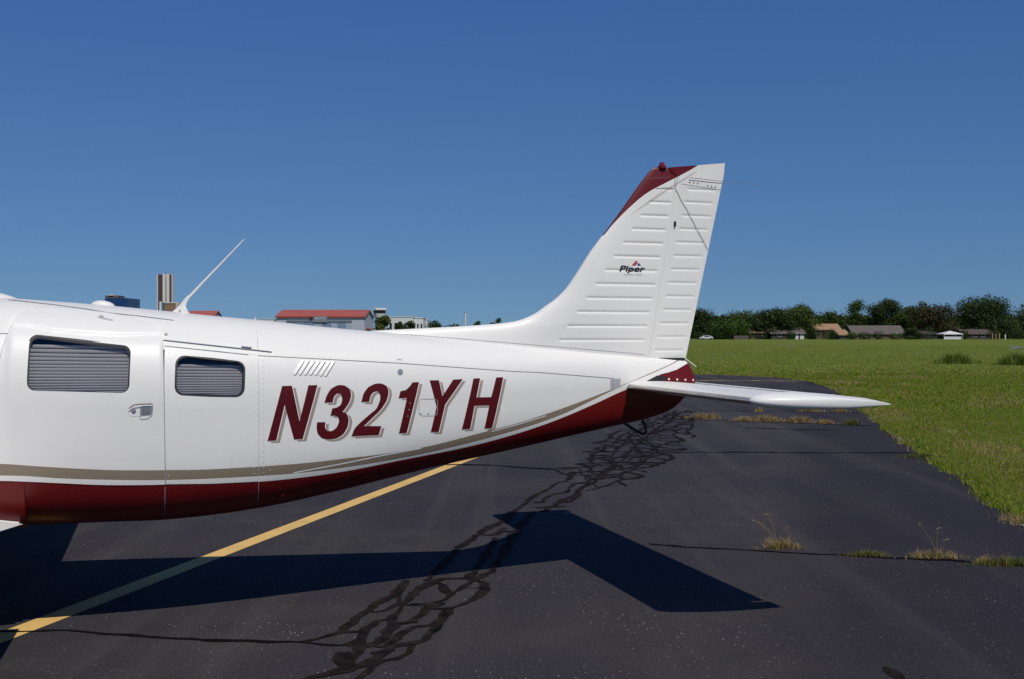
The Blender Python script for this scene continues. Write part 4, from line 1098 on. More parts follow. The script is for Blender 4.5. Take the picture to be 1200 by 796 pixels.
# ---- wings, gear, engine: outside the frame but they shade the ground
def wing_half(sg):
    st = []
    for y in (.40, .60, .66, .735):
        te_ = -3.62 - max(0, (y-.60))*1.35
        st.append((y, te_))
    L = [(.30, -5.75, -3.705), (.605, -5.70, -3.705), (.622, -5.68, -3.79), (.735, -5.55, -3.98), (.745, -5.54, -3.62 if sg > 0 else -3.665), (1.5, -5.22, -3.62 if sg > 0 else -3.665), (5.2, -5.22, -3.62), (5.42, -5.1, -3.64), (5.5, -4.7, -3.72)]
    stn = []
    for y, a, b in L:
        z0 = .655 + .122*max(0, y-.6)
        stn.append((sg*y, a, b-a, z0+.03, 1.35*(1 if y < 5.3 else .6), .045))
    return lofted('wing', stn, M['white'], plane, nu=24)
for sg in (-1, 1):
    w = wing_half(sg)
    g = [(-4.75, sg*1.68, .76), (-4.72, sg*1.68, .24)]
    leg = tube('landing_gear', g, .045, M['white'], plane, 10)
    bm = bmesh.new(); bm_lathe(bm, [(-.08, .10), (-.075, .17), (-.04, .19), (.04, .19), (.075, .17), (.08, .10)], (-4.72, sg*1.76, .19), (0, 1, 0), 24); from_bm('wheel', bm, M['black'], leg, True)
leg = tube('landing_gear', [(-6.62, 0, .72), (-6.66, 0, .22)], .04, M['white'], plane, 10)
bm = bmesh.new(); bm_lathe(bm, [(-.06, .09), (-.055, .14), (-.03, .16), (.03, .16), (.055, .14), (.06, .09)], (-6.66, 0, .16), (0, 1, 0), 24); from_bm('wheel', bm, M['black'], leg, True)
bm = bmesh.new(); bm_lathe(bm, [(0, .17), (.08, .165), (.20, .12), (.30, .05), (.33, .005)], (-7.25, 0, 1.02), (-1, 0, 0), 24); spin = from_bm('spinner', bm, M['white'], plane, True)
for a in (R(20), R(140), R(260)):
    bm = bmesh.new()
    vs_ = []
    for r_, ch_ in ((.12, .06), (.35, .085), (.65, .08), (.92, .05), (1.0, .02)):
        c_ = Vector((0, math.cos(a), math.sin(a))); e_ = Vector((.35, -math.sin(a), math.cos(a))).normalized()
        p_ = Vector((-7.36, 0, 1.02)) + c_*r_
        vs_.append([bm.verts.new(p_+e_*ch_+Vector((k, 0, 0))) for k in (0, .014)] + [bm.verts.new(p_-e_*ch_+Vector((k, 0, 0))) for k in (.014, 0)])
    for r0, r1 in zip(vs_, vs_[1:]):
        for k in range(4): bm.faces.new((r0[k], r0[(k+1) % 4], r1[(k+1) % 4], r1[k]))
    bm.faces.new(vs_[0]); bm.faces.new(vs_[-1]); bmesh.ops.recalc_face_normals(bm, faces=bm.faces[:])
    from_bm('propeller_blade', bm, M['dark'], plane)
# wing-root fairing bulging out of the lower side
fair = [(-5.2, .66), (-3.672, .645), (-3.678, .862), (-5.2, .90)]
patch('wing_root_fairing', fair, lambda s, z: .004+.05*np.clip((.862-z)/.24, 0, 1)**1.2, M['burg'], plane, rim=.03, grid=.05)

# ================================================================== BACKGROUND
def leafmat(name, dark, mid, light):
    return island_mat(name, [(0.0, dark), (0.55, mid), (1.0, light)], trans=0.2, spec=0.15)
LM = {
 'dark': leafmat('leaf_dark', (0.013, 0.025, 0.006), (0.030, 0.052, 0.011), (0.066, 0.095, 0.020)),
 'mid': leafmat('leaf_mid', (0.022, 0.042, 0.008), (0.052, 0.085, 0.014), (0.095, 0.125, 0.024)),
 'bright': leafmat('leaf_bright', (0.020, 0.045, 0.008), (0.042, 0.085, 0.013), (0.075, 0.125, 0.02)),
 'olive': leafmat('leaf_olive', (0.035, 0.042, 0.008), (0.070, 0.080, 0.014), (0.12, 0.125, 0.025)),
 'rust': leafmat('leaf_rust', (0.022, 0.024, 0.008), (0.045, 0.044, 0.013), (0.080, 0.055, 0.02)),
}
M['bark'] = plain('bark', (0.055, 0.042, 0.032), .95, var=.35, scale=3)
def px(x, D): return (x-600)/1300*D
def pz(y, D): return 1.65 + (392.2-y)/1300*D
def tree(name, label, x, y, wid, hgt, mat, n=3200, base=.10, leaf=.62, lumps=16, lacy=0.0, group=None, seed=None):
    """tapered trunk with limbs, crown of leaf faces gathered in clumps"""
    g = np.random.default_rng(seed if seed is not None else int(abs(x*13+y*7)) % 9973)
    t = thing(name, label, 'tree', (x, y, 0), 0, group)
    wid *= 1.18; lumps = int(lumps*1.4)
    # clumps spread through the crown volume
    C = []
    for k in range(lumps):
        a = g.uniform(0, 6.283); v = g.uniform(0, 1)
        zz = base*.6 + (1-base*.6)*v
        prof = (min(1, .55+1.4*v) if v < .4 else max(.05, 1-((v-.4)/.62)**2.0))**.6
        r = wid*.5*prof*math.sqrt(g.uniform(.02, 1.0))*.80
        C.append((r*math.cos(a), r*math.sin(a), zz*hgt*.88, wid*g.uniform(.15, .27)))
    C = np.array(C); C[:, 2] = np.minimum(C[:, 2], hgt - .72*C[:, 3]*g.uniform(1, 1.5, lumps)); C[0] = (wid*.04, 0, hgt-.70*wid*.17, wid*.17)
    n = int(n*2.2); cr = C[:, 3].copy(); p = cr**2; p /= p.sum()
    w = g.choice(lumps, n, p=p)
    d = g.normal(size=(n, 3)); d /= np.linalg.norm(d, axis=1, keepdims=True)
    rr = (g.uniform(.05, 1, n)**.45) * cr[w] * (1 + .25*g.normal(size=n)*(.5+lacy))
    P = C[w, :3] + d*rr[:, None]*np.array([1, 1, .78])
    P[:, 2] = np.maximum(P[:, 2], base*hgt*.55)
    a1 = g.normal(size=(n, 3)); a1 /= np.linalg.norm(a1, axis=1, keepdims=True)
    # leaves face roughly outward
    nn = d + .7*a1; nn /= np.linalg.norm(nn, axis=1, keepdims=True)
    u = np.cross(nn, g.normal(size=(n, 3))); u /= np.linalg.norm(u, axis=1, keepdims=True); v = np.cross(nn, u)
    L = leaf*g.uniform(.6, 1.4, n)[:, None]
    V = np.stack([P-u*L*.5, P-v*L*.32+u*L*.05, P+u*L*.5, P+v*L*.32], 1)
    mesh_np('crown', V, np.arange(4*n), np.full(n, 4), mat, t)
    bm = bmesh.new(); tr = max(.05, hgt*.022)
    bm_tube(bm, [(0, 0, -.1), (.03*wid*.3, 0, hgt*.22), (-.02*wid*.3, .02, hgt*.5), (0, 0, hgt*.78)], [tr*1.25, tr, tr*.7, tr*.25], 7)
    for k in range(6):
        q = C[g.integers(lumps), :3]; s = g.uniform(.18, .45)*hgt
        bm_tube(bm, [(0, 0, s), tuple(q*np.array([.5, .5, .5])+np.array([0, 0, s*.55])), tuple(q)], [tr*.5, tr*.3, tr*.1], 5)
    from_bm('trunk', bm, M['bark'], t, True)
    return t
def T(label, x0, x1, ytop, D, mat, **kw):
    return tree(kw.pop('name', 'broadleaf_tree'), label, px((x0+x1)/2, D), D, (x1-x0)/1300*D, pz(ytop, D), LM[mat], **kw)
gt = 'trees along the far side of the field'
# the row beyond the field, left to right
T('dark tree partly hidden behind the rudder trailing edge', 796, 840, 361, 405, 'dark', n=3600, group=gt)
T('low bright green tree right of the dark tree behind the rudder', 826, 878, 372, 385, 'bright', n=3800, base=.05, group=gt)
T('olive green tree standing behind the low bright green one', 846, 898, 363, 415, 'mid', n=3600, group=gt)
T('broad dark tree over the tan house', 884, 932, 361, 395, 'dark', n=4800, base=.15, group=gt)
T('tall dark tree with a high rounded top just right of the tan house', 914, 962, 356, 400, 'mid', n=5200, base=.12, lumps=20, group=gt)
T('loose lacy tree behind the orange roofed house', 955, 994, 364, 425, 'mid', n=1900, lacy=.8, lumps=14, group=gt)
T('tall narrow lacy tree rising behind the orange roofed house', 991, 1019, 351, 440, 'mid', n=1700, lacy=.9, lumps=13, base=.25, group=gt)
T('tall dark tree with a pointed top behind the long grey roof', 1015, 1060, 349, 425, 'dark', n=5200, lumps=20, group=gt)
T('dark tree filling the gap left of the brown tinted tree', 1048, 1088, 358, 420, 'mid', n=4200, group=gt)
T('broad brown tinted tree over the dark porch', 1066, 1122, 356, 400, 'rust', n=5600, lumps=20, base=.16, group=gt)
T('small light topped tree behind the brown tinted tree', 1066, 1094, 353, 440, 'mid', n=2200, group=gt)
T('very large dark rounded tree above the brown roofed house', 1117, 1190, 346, 405, 'dark', n=8500, lumps=26, base=.14, group=gt)
T('dark tree cut by the right border of the view', 1184, 1246, 350, 410, 'dark', n=5200, lumps=20, group=gt)
T('low dense tree in front of the tree at the right border', 1150, 1206, 370, 400, 'dark', n=4200, base=.12, group=gt)
T('small dark tree standing in front of the long grey roof, right of its chimney', 1060, 1080, 383, 372, 'dark', n=2000, base=.08, leaf=.34, group=gt)
for x0, x1, yt, D, l in ((1240, 1310, 352, 410, 'dark tree beyond the right border'), (1300, 1380, 356, 405, 'tree beyond the right border'),
                         (750, 808, 362, 412, 'tree hidden behind the fin'), (700, 762, 366, 415, 'tree hidden behind the tail')):
    T(l, x0, x1, yt, D, 'dark', n=3000, group=gt)
# continuous understorey between trees and houses
def shrub(label, x0, x1, yt, D, mat, n=900, group='shrubs beside the far houses'):
    t = thing('shrub', label, 'shrub', (px((x0+x1)/2, D), D, 0), 0, group)
    w = (x1-x0)/1300*D; h = pz(yt, D)
    g = np.random.default_rng(int(x0*3+yt))
    d = g.normal(size=(n, 3)); d /= np.linalg.norm(d, axis=1, keepdims=True)
    P = d*np.array([w*.5, w*.4, h*.55])*(g.uniform(.4, 1.05, n)**.5)[:, None]*(1+.15*np.sin(d[:, :1]*7+x0)) + np.array([0, 0, h*.45]); P[:, 2] = np.clip(P[:, 2], 0, h)
    u = np.cross(d+.6*g.normal(size=(n, 3)), g.normal(size=(n, 3))); u /= np.linalg.norm(u, axis=1, keepdims=True)
    v = np.cross(u, d); L = .38*g.uniform(.6, 1.3, n)[:, None]
    V = np.stack([P-u*L*.5, P-v*L*.35, P+u*L*.5, P+v*L*.35], 1)
    mesh_np('foliage', V, np.arange(4*n), np.full(n, 4), LM[mat], t)
    bm = bmesh.new(); bm_tube(bm, [(0, 0, 0), (0, 0, h*.5)], [.12, .05], 6); from_bm('stem', bm, M['bark'], t)
shrub('dark shrub at the foot of the tree behind the rudder', 808, 834, 389, 390, 'dark')
shrub('shrub below the low bright green tree', 834, 862, 388, 382, 'mid')
shrub('dark shrub left of the tan house', 862, 884, 386, 388, 'dark')
shrub('dark round shrub in front of the orange house', 961, 983, 385, 375, 'dark')
shrub('dark shrub left of the orange chimney', 945, 961, 382, 380, 'dark')
shrub('round shrub at the left end of the long grey roofed house', 1003, 1022, 389, 372, 'dark', 700)
shrub('round shrub below the middle of the long grey roof', 1022, 1036, 388, 372, 'dark', 600)
shrub('dark shrub in front of the garage doors', 920, 933, 388, 376, 'dark', 600)
shrub('low green shrub between the orange house and the long roofed house', 991, 1006, 389, 370, 'mid', 600)
shrub('green shrub below the right part of the long grey roof', 1040, 1058, 390, 371, 'mid', 700)
shrub('dark shrub between the porch and the white canopy', 1076, 1098, 382, 385, 'dark')
shrub('dark shrub left of the brown roofed house', 1124, 1136, 386, 380, 'dark', 600)
shrub('dark shrub at the right end of the brown roofed house', 1156, 1176, 386, 378, 'dark')
shrub('dark shrub by the right border', 1176, 1204, 384, 385, 'dark')
shrub('low dark shrub in front of the brown porch', 1058, 1074, 393, 368, 'dark', 500)
tag(mesh_np('far_treeline', *(lambda: (lambda n, g: (lambda X, D, Zt: (np.stack([np.stack([X-1.0, D, Zt-.8], 1), np.stack([X+.9, D+.3, Zt-.9], 1), np.stack([X+.7, D, Zt+.5], 1), np.stack([X-.8, D-.3, Zt+.6], 1)], 1), np.arange(4*n), np.full(n, 4)))(g.uniform(62, 400, n), g.uniform(455, 480, n), g.uniform(0, 1, n)*(8.0+1.5*np.sin(np.arange(n)*.37)) ))(15000, np.random.default_rng(3)))(), LM['dark']), 'dark far off woodland behind the trees and houses', kind='stuff')

# ---- houses
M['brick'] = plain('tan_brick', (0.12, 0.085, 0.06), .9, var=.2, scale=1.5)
M['orangebrick'] = plain('orange_brick', (0.27, 0.125, 0.07), .9, var=.2, scale=1.5)
M['roof_grey'] = plain('grey_shingle', (0.105, 0.088, 0.078), .95, var=.25, scale=2)
M['roof_tan'] = plain('tan_shingle', (0.30, 0.185, 0.105), .95, var=.2, scale=2)
M['roof_brown'] = plain('brown_shingle', (0.085, 0.06, 0.05), .95, var=.25, scale=2)
M['housewhite'] = plain('house_white', (0.62, 0.62, 0.60), .7, var=.08)
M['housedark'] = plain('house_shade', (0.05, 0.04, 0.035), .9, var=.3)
M['windowdark'] = plain('window_dark', (0.015, 0.018, 0.025), .15, var=.2)
def gable(parent, x0, x1, y0, y1, z0, z1, mat, over=.5, thick=.18, name='roof'):
    """roof with its ridge along x, eaves at z0, ridge at z1"""
    bm = bmesh.new(); ym = (y0+y1)/2
    prof = [(y0-over, z0-.15), (ym, z1), (y1+over, z0-.15), (y1+over, z0-.15-thick), (ym, z1-thick), (y0-over, z0-.15-thick)]
    A = [bm.verts.new((x0-over, y, z)) for y, z in prof]; B = [bm.verts.new((x1+over, y, z)) for y, z in prof]
    for i in range(6): bm.faces.new((A[i], A[(i+1) % 6], B[(i+1) % 6], B[i]))
    bm.faces.new(A); bm.faces.new(B[::-1]); bmesh.ops.recalc_face_normals(bm, faces=bm.faces[:])
    return from_bm(name, bm, mat, parent)
def house_body(parent, x0, x1, y0, y1, zt, zr, mat):
    bm = bmesh.new(); ym = (y0+y1)/2
    prof = [(y0, 0), (y1, 0), (y1, zt), (ym, zr), (y0, zt)]
    A = [bm.verts.new((x0, y, z)) for y, z in prof]; B = [bm.verts.new((x1, y, z)) for y, z in prof]
    for i in range(5): bm.faces.new((A[i], A[(i+1) % 5], B[(i+1) % 5], B[i]))
    bm.faces.new(A); bm.faces.new(B[::-1]); bmesh.ops.recalc_face_normals(bm, faces=bm.faces[:])
    return from_bm('wall', bm, mat, parent)
def house(label, xa, xb, yr, ye, D, wall, roof, depth=11, wins=(), chim=None, doors=()):
    x0, x1 = px(xa, D), px(xb, D); c = (x0+x1)/2
    t = thing('house', label, 'house', (c, D, 0), 0, 'houses beyond the field')
    x0 -= c; x1 -= c
    zt = pz(ye, D); zr = max(zt+1.2, pz(yr, D+depth/2))
    house_body(t, x0, x1, 0, depth, zt, zr-.2, M[wall]); rf = gable(t, x0, x1, 0, depth, zt, zr, M[roof])
    for (a, b, za, zb) in wins:
        w = box('window', px(a, D)-c, px(b, D)-c, -.08, .05, za, zb, M['housewhite'], t)
        box('pane', px(a, D)-c+.12, px(b, D)-c-.12, -.12, .0, za+.12, zb-.12, M['windowdark'], w)
    for (a, b, zb, mt) in doors: box('garage_door', px(a, D)-c, px(b, D)-c, -.10, .05, 0.02, zb, M[mt], t)
    if chim: box('chimney', px(chim[0], D)-c, px(chim[1], D)-c, depth*.32, depth*.32+1.1, zt, pz(chim[2], D), M['orangebrick'], rf)
    return t
house('low tan brick house with a dark porch under the broad dark tree', 879, 900, 385, 389.5, 392, 'brick', 'roof_tan', wins=((893, 896, .9, 2.1),), doors=((884, 890, 2.3, 'housedark'),))
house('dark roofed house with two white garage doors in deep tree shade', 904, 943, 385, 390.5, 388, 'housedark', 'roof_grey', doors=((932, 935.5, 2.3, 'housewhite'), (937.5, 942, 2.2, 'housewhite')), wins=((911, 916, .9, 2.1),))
house('house with a pale orange roof and brick chimney half hidden by shrubs', 956, 985, 379.5, 386, 396, 'brick', 'roof_tan', chim=(955.5, 959.5, 378.5), wins=((972, 976, .9, 2.2),))
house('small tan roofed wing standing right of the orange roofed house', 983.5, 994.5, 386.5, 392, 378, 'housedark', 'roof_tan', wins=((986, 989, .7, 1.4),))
house('long house with a grey brown roof, brick chimney and gabled left end', 1000, 1060, 381.5, 391, 382, 'brick', 'roof_grey', chim=(1040.5, 1043.5, 384.8), wins=((1012, 1017, .9, 2.2), (1028, 1033, .9, 2.2), (1048, 1053, .9, 2.2)))
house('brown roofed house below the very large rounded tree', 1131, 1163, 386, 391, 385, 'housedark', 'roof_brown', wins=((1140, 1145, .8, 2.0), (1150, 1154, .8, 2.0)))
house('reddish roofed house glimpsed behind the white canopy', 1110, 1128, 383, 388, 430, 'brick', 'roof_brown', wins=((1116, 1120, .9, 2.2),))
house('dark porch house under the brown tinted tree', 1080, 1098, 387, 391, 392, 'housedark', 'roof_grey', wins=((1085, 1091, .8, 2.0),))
# white canopy
D = 372; t = thing('canopy', 'white peaked canopy with white skirt right of the brown tinted tree', 'canopy', (px(1113, D), D, 0))
bm = bmesh.new(); w = 3.2
ap = bm.verts.new((0, 0, 2.9)); q = [bm.verts.new(c) for c in ((-w, -w, 1.9), (w, -w, 1.9), (w, w, 1.9), (-w, w, 1.9))]; q2 = [bm.verts.new((v.co.x, v.co.y, 1.65)) for v in q]
for i in range(4): bm.faces.new((q[i], q[(i+1) % 4], ap)); bm.faces.new((q2[i], q2[(i+1) % 4], q[(i+1) % 4], q[i]))
from_bm('canopy_top', bm, M['housewhite'], t)
for sx in (-1, 1):
    for sy in (-1, 1): box('post', sx*3.1-.05, sx*3.1+.05, sy*3.1-.05, sy*3.1+.05, 0, 1.9, M['housewhite'], t)
box('side_panel', -3.1, 2.6, -3.16, -3.10, .05, .95, M['housewhite'], t)
# low fence and parked car by the far road
D = 368; t = thing('wooden_fence', 'short grey wooden fence left of the tan house', 'fence', (px(868.5, D), D, 0))
for k in range(9): box('fence_board', -2.4+k*.54, -2.4+k*.54+.5, 0, .05, 0.05, 1.25, M['roof_grey'], t)
box('rail', -2.4, 2.45, .055, .12, .9, 1.0, M['roof_grey'], t)
D = 360; t = thing('parked_car', 'small white car on the far road right of the rudder', 'car', (px(827.5, D), D, 0))
bm = bmesh.new()
pr = [(-2.1, .35), (-2.15, .75), (-1.3, .88), (-.7, 1.38), (.9, 1.40), (1.6, .95), (2.1, .85), (2.15, .35)]
A = [bm.verts.new((x, -.85, z)) for x, z in pr]; B = [bm.verts.new((x, .85, z)) for x, z in pr]
for i in range(8): bm.faces.new((A[i], A[(i+1) % 8], B[(i+1) % 8], B[i]))
bm.faces.new(A); bm.faces.new(B[::-1]); bmesh.ops.recalc_face_normals(bm, faces=bm.faces[:]); bmesh.ops.bevel(bm, geom=bm.edges[:], offset=.06, segments=2, affect='EDGES')
from_bm('body', bm, M['housewhite'], t, True)
box('side_window', -.75, .95, -.87, -.84, .92, 1.30, M['windowdark'], t)
for x in (-1.35, 1.35):
    bm = bmesh.new(); bm_lathe(bm, [(0, .31), (.2, .31)], (x, -.88, .31), (0, 1, 0), 14); from_bm('wheel', bm, M['black'], t)
M['road'] = plain('far_road_pale', (0.17, 0.165, 0.16), .9, var=.1)
bm = bmesh.new()
for q in ((-120, 356), (70, 356), (64, 362.5), (-120, 363.5)): bm.verts.new((*q, 0.004))
bm.faces.new(bm.verts[:]); tag(from_bm('far_road', bm, M['road']), kind='structure')
# pale posts at the right
for k, (x, h) in enumerate(((1163, 2.0), (1167, 1.9), (1171, 2.0), (1178, 1.7))):
    o = box('fence_post', -.16, .16, -.16, .16, 0, h, M['roof_tan'] if k < 3 else M['housewhite']); o.location = (px(x, 368), 368, 0)
    tag(o, ['left one of three tan posts under the large rounded tree', 'middle one of three tan posts under the large rounded tree', 'right one of three tan posts under the large rounded tree', 'pale post right of the three tan posts under the large tree'][k], 'post', 'posts at the right end of the field')
# low metal frame lying in the field at the right border
D = 112; t = thing('metal_frame', 'low grey metal frame lying in the field by the right border', 'frame', (px(1195, D), D, 0))
tube('rail', [(-1.1, 0, .12), (1.6, .1, .50)], .035, M['grey'], t, 6); tube('rail', [(-1.1, .2, .55), (1.6, 0, .20)], .035, M['grey'], t, 6); tube('rail', [(-1.0, 0, .34), (1.6, 0, .36)], .035, M['grey'], t, 6)
for x in (-.9, .2, 1.3): tube('leg', [(x, .05, 0), (x, .05, .45)], .03, M['grey'], t, 6)
# pale strip (taxiway edge slab) far out on the field
bm = bmesh.new()
D = 170
for q in ((px(912, D), D-3), (px(936, D), D-3), (px(936, D), D+3), (px(912, D), D+3)): bm.verts.new((*q, 0.01))
bm.faces.new(bm.verts[:]); tag(from_bm('concrete_pad', bm, M['road']), kind='structure')

# ---- left: hangar, tower, sheds, city
M['hangarwall'] = plain('hangar_white', (0.42, 0.46, 0.52), .7, var=.06, scale=.5)
M['hangarroof'] = plain('hangar_red_roof', (0.34, 0.085, 0.06), .7, var=.10, scale=.6)
M['hangardoor'] = plain('hangar_door_blue', (0.17, 0.235, 0.34), .6, var=.08)
M['hangardoor2'] = plain('hangar_door_pale', (0.33, 0.39, 0.47), .6, var=.06)
M['red_trim'] = plain('red_trim', (0.36, 0.06, 0.045), .6, var=.1)
D = 260; x0, x1 = px(324, D), px(427, D); c = (x0+x1)/2; x0 -= c; x1 -= c
t = thing('hangar', 'white hangar with a red gable roof and blue sliding doors', 'hangar', (c, D, 0))
house_body(t, x0, x1, 0, 16, 5.95, 7.5, M['hangarwall']); rf = gable(t, x0, x1, 0, 16, 6.05, 7.65, M['hangarroof'], over=.3, thick=.22)
box('eave_trim', x0-.3, x1+.3, -.36, -.31, 5.62, 5.95, M['red_trim'], t)
xs = [336, 346, 357, 367, 377.5, 388, 396, 405, 412.5]
for k in range(8):
    box('hangar_door', px(xs[k], D)-c+.03, px(xs[k+1], D)-c-.03, -.12 - .05*(k % 2), .03, 0, 4.65 if k < 4 else 4.3, M['hangardoor2' if k in (3, 5, 7) else 'hangardoor'], t)
box('door_header', px(336, D)-c, px(412.5, D)-c, -.26, .03, 4.68, 5.15, M['grey'], t)
for k in range(9): box('wall_rib', px(414+k*1.45, D)-c, px(414.4+k*1.45, D)-c, -.07, .03, 0, 5.6, M['hangarwall'], t)
sb = box('sign_board', px(368, D)-c, px(384, D)-c, -.45, -.38, 4.55, 5.95, M['grey'], t)
for xa, xb, za, zb in ((369, 374.5, 5.2, 5.6), (376.2, 377.6, 5.2, 5.75), (379.3, 381.2, 5.2, 5.75)): box('sign_letter', px(xa, D)-c, px(xb, D)-c, -.48, -.44, za, zb, M['hangardoor2'], sb)
box('sign_letter', px(363, D)-c, px(366, D)-c, -.42, -.37, 5.1, 5.75, M['black'], t)
box('side_door', x1-.02, x1+.06, 4, 9, 0, 3.1, M['windowdark'], t)
box('lean_to_roof', x1+.05, x1+1.5, 3, 10, 2.9, 3.15, M['red_trim'], t)
D = 420; t = thing('control_tower', 'white airport control tower with a dark glazed cab behind the hangar', 'tower', (px(445, D), D, 0))
def prism(name, r0, r1, z0, z1, mat, parent, n=8):
    bm = bmesh.new(); A = [bm.verts.new((r0*math.cos(2*math.pi*(k+.5)/n), r0*math.sin(2*math.pi*(k+.5)/n), z0)) for k in range(n)]; B = [bm.verts.new((r1*math.cos(2*math.pi*(k+.5)/n), r1*math.sin(2*math.pi*(k+.5)/n), z1)) for k in range(n)]
    for k in range(n): bm.faces.new((A[k], A[(k+1) % n], B[(k+1) % n], B[k]))
    bm.faces.new(A[::-1]); bm.faces.new(B); return from_bm(name, bm, mat, parent)
prism('shaft', 1.7, 1.7, 0, 8.2, M['housewhite'], t); prism('cab_base', 2.2, 2.5, 8.2, 9.6, M['housewhite'], t); prism('cab_glass', 2.3, 2.5, 9.6, 10.9, M['windowdark'], t); prism('cab_roof', 2.75, 2.6, 10.9, 11.7, M['housewhite'], t)
tube('mast', [(-1.5, 0, 11.7), (-1.5, 0, 12.3)], .06, M['housewhite'], t, 5)
def block(name, label, cat, xa, xb, yt, D, depth, mat, group=None, nwin=0, roofmat=None):
    a, b = px(xa, D), px(xb, D); c = (a+b)/2; zt = pz(yt, D)
    t = thing(name, label, cat, (c, D, 0), 0, group)
    box('wall', a-c, b-c, 0, depth, 0, zt, M[mat], t)
    box('roof_edge', a-c-.15, b-c+.15, -.15, depth+.15, zt+.003, zt+.25, M[roofmat or mat], t)
    for k in range(nwin):
        u0 = (a-c)+(b-a)*(k+.2)/nwin; u1 = (a-c)+(b-a)*(k+.8)/nwin
        w = box('window', u0, u1, -.07, .05, zt*.45, zt*.75, M['housewhite'], t); box('pane', u0+.1, u1-.1, -.10, 0, zt*.45+.1, zt*.75-.1, M['windowdark'], w)
    return t
block('shed', 'long pale flat roofed building right of the control tower', 'building', 455, 484, 371.8, 380, 20, 'housewhite', nwin=5)
block('shed', 'lower pale flat roofed building with a dark window band', 'building', 483.5, 496, 373, 384, 18, 'housewhite', nwin=3)
block('shed', 'tiny pale shed between the dark round trees', 'building', 496, 501, 375.5, 395, 8, 'housewhite', nwin=1)
block('shed', 'low pale building left of the hangar', 'building', 300, 321, 374.5, 420, 14, 'housewhite', nwin=4)
gl_ = 'small trees showing over the airplane tail'
T('olive green tree right of the hangar gable', 439, 461, 370, 235, 'olive', n=2600, base=.05, leaf=.34, group=gl_)
T('dark tree right of the olive tree by the hangar', 461, 476, 376.5, 330, 'dark', n=1700, base=.1, leaf=.34, group=gl_)
T('second dark tree in front of the pale flat building', 474, 488, 375.5, 335, 'dark', n=1700, base=.1, leaf=.34, group=gl_)
T('dark round tree right of the pale buildings', 499, 519, 375, 345, 'dark', n=2000, base=.1, leaf=.36, group=gl_)
T('dark round tree just right of the beige pole', 554, 566, 376, 345, 'dark', n=1500, base=.1, leaf=.34, group=gl_)
T('dark round tree in front of the dorsal fin rise', 574, 593, 372.5, 345, 'dark', n=2000, base=.1, leaf=.36, group=gl_)
T('low dark tree left of the beige pole', 518, 546, 379.5, 420, 'dark', n=1800, base=.05, group=gl_)
D = 300
t = thing('pole', 'short beige pole standing over the airplane tail', 'pole', (px(545.2, D), D, 0))
tube('shaft', [(0, 0, 0), (0, 0, pz(366.3, D))], .26, M['housewhite'], t, 8); prism('cap', .3, .3, pz(366.3, D)+.003, pz(365.5, D), M['grey'], t)
# blue building
M['blue'] = plain('blue_glass', (0.012, 0.05, 0.16), .3, var=.25, scale=.3)
D = 600; a, b = px(123, D), px(149.5, D); c = (a+b)/2
t = thing('office_building', 'blue glass building rising behind the cabin roof', 'building', (c, D, 0))
box('facade', a-c, b-c, 0, 20, 0, pz(349.5, D), M['blue'], t)
for k in range(8): box('mullion', a-c+(b-a)*(k+.5)/8-.08, a-c+(b-a)*(k+.5)/8+.08, -.10, .02, 0, pz(349.6, D)-.1, M['tint'], t)
box('roof_plant', a-c-.6, a-c+6.5, 2, 12, pz(349.5, D)+.003, pz(346.3, D), M['roof_grey'], t); box('roof_plant', a-c+1.5, a-c+4, 1.5, 8, pz(346.3, D)+.004, pz(345, D), M['housewhite'], t)
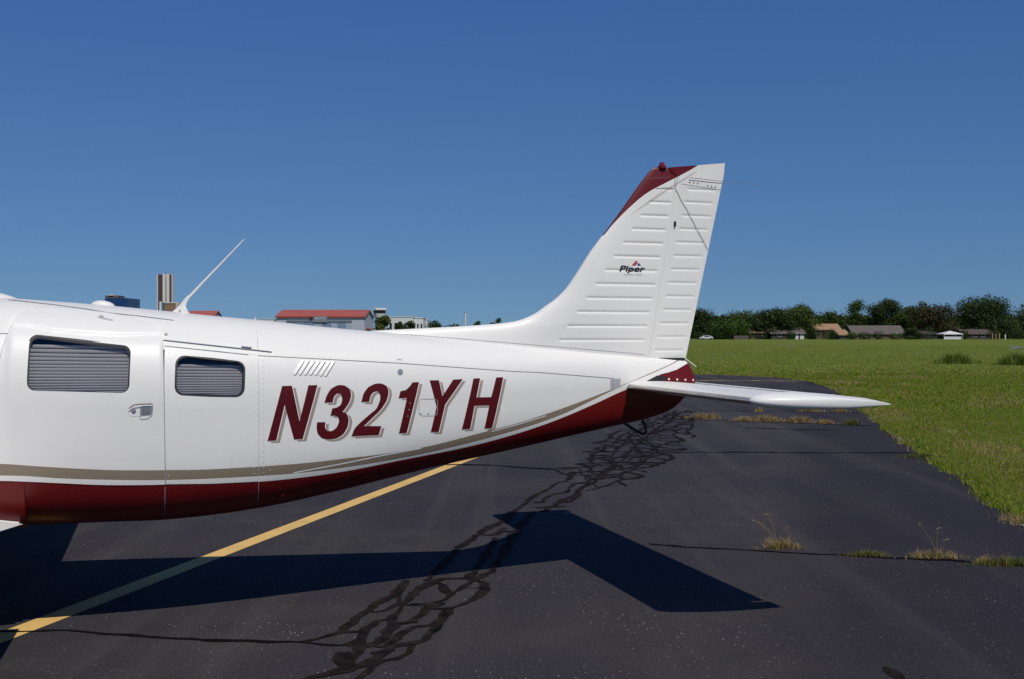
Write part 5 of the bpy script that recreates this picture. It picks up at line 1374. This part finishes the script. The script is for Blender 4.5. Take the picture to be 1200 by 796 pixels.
# twin tower
M['towerbrown'] = plain('tower_brown', (0.085, 0.045, 0.05), .5, var=.08, scale=.02)
M['towerwhite'] = plain('tower_white', (0.66, 0.62, 0.58), .6, var=.05, scale=.02)
M['towertan'] = plain('tower_tan', (0.24, 0.145, 0.085), .7, var=.15, scale=.05)
M['teal'] = plain('teal_glass', (0.05, 0.13, 0.22), .3, var=.1)
D = 2600; c = px(193, D)
t = thing('high_rise_tower', 'tall brown and white striped twin tower far behind the cabin', 'tower', (c, D, 0))
def tw(name, xa, xb, yt, dy, mat): return box(name, px(xa, D)-c, px(xb, D)-c, dy, 12+dy, 0, pz(yt, D), M[mat], t)
tw('white_pier', 183.9, 184.9, 321, 0, 'towerwhite'); tw('brown_facade', 184.9, 190.6, 321.6, 3, 'towerbrown'); tw('white_pier', 190.6, 193.6, 321, 0, 'towerwhite')
tw('recess', 193.6, 195.0, 324, 20, 'grey'); tw('white_pier', 195.0, 198.1, 321, 1, 'towerwhite'); tw('brown_facade', 198.1, 200.9, 321.8, 4, 'towerbrown'); tw('white_pier', 200.9, 201.8, 321, 1.5, 'towerwhite')
tube('mast', [(px(191, D)-c, 20, pz(321, D)), (px(191, D)-c, 20, pz(317, D))], .6, M['grey'], t, 5); tube('mast', [(px(200.7, D)-c, 20, pz(321, D)), (px(200.7, D)-c, 20, pz(316, D))], .6, M['grey'], t, 5)
D = 2400
t = thing('mid_rise_building', 'brown block with white and teal bays at the foot of the twin tower', 'building', (px(197, D), D, 0)); c = px(197, D)
for nm, xa, xb, yt, dy, mt in (('white_bay', 186.8, 189.3, 353.5, 0, 'towerwhite'), ('teal_bay', 189.3, 192.3, 354.5, 3, 'teal'), ('tan_facade', 192.3, 204.8, 355.5, 1, 'towertan'), ('white_pier', 205.6, 206.5, 354, 2, 'towerwhite'), ('white_pier', 207.3, 208.2, 354, 2.5, 'towerwhite')):
    box(nm, px(xa, D)-c, px(xb, D)-c, dy, 40+dy, 0, pz(yt, D), M[mt], t)
box('roof_edge', px(192.3, D)-c, px(204.8, D)-c, -.4, 42, pz(355.5, D)+.01, pz(355.5, D)+2, M['towerwhite'], t)
# red roofed shed just behind the antenna
D = 320; a, b = px(219, D), px(250, D); c = (a+b)/2
t = thing('shed', 'small shed with a red roof right of the blade antenna', 'building', (c, D, 0))
house_body(t, a-c, b-c, 0, 9, pz(371, D), pz(365, D)-.2, M['hangarwall']); gable(t, a-c, b-c, 0, 9, pz(370.5, D), pz(364.3, D+4.5), M['hangarroof'], over=.3)
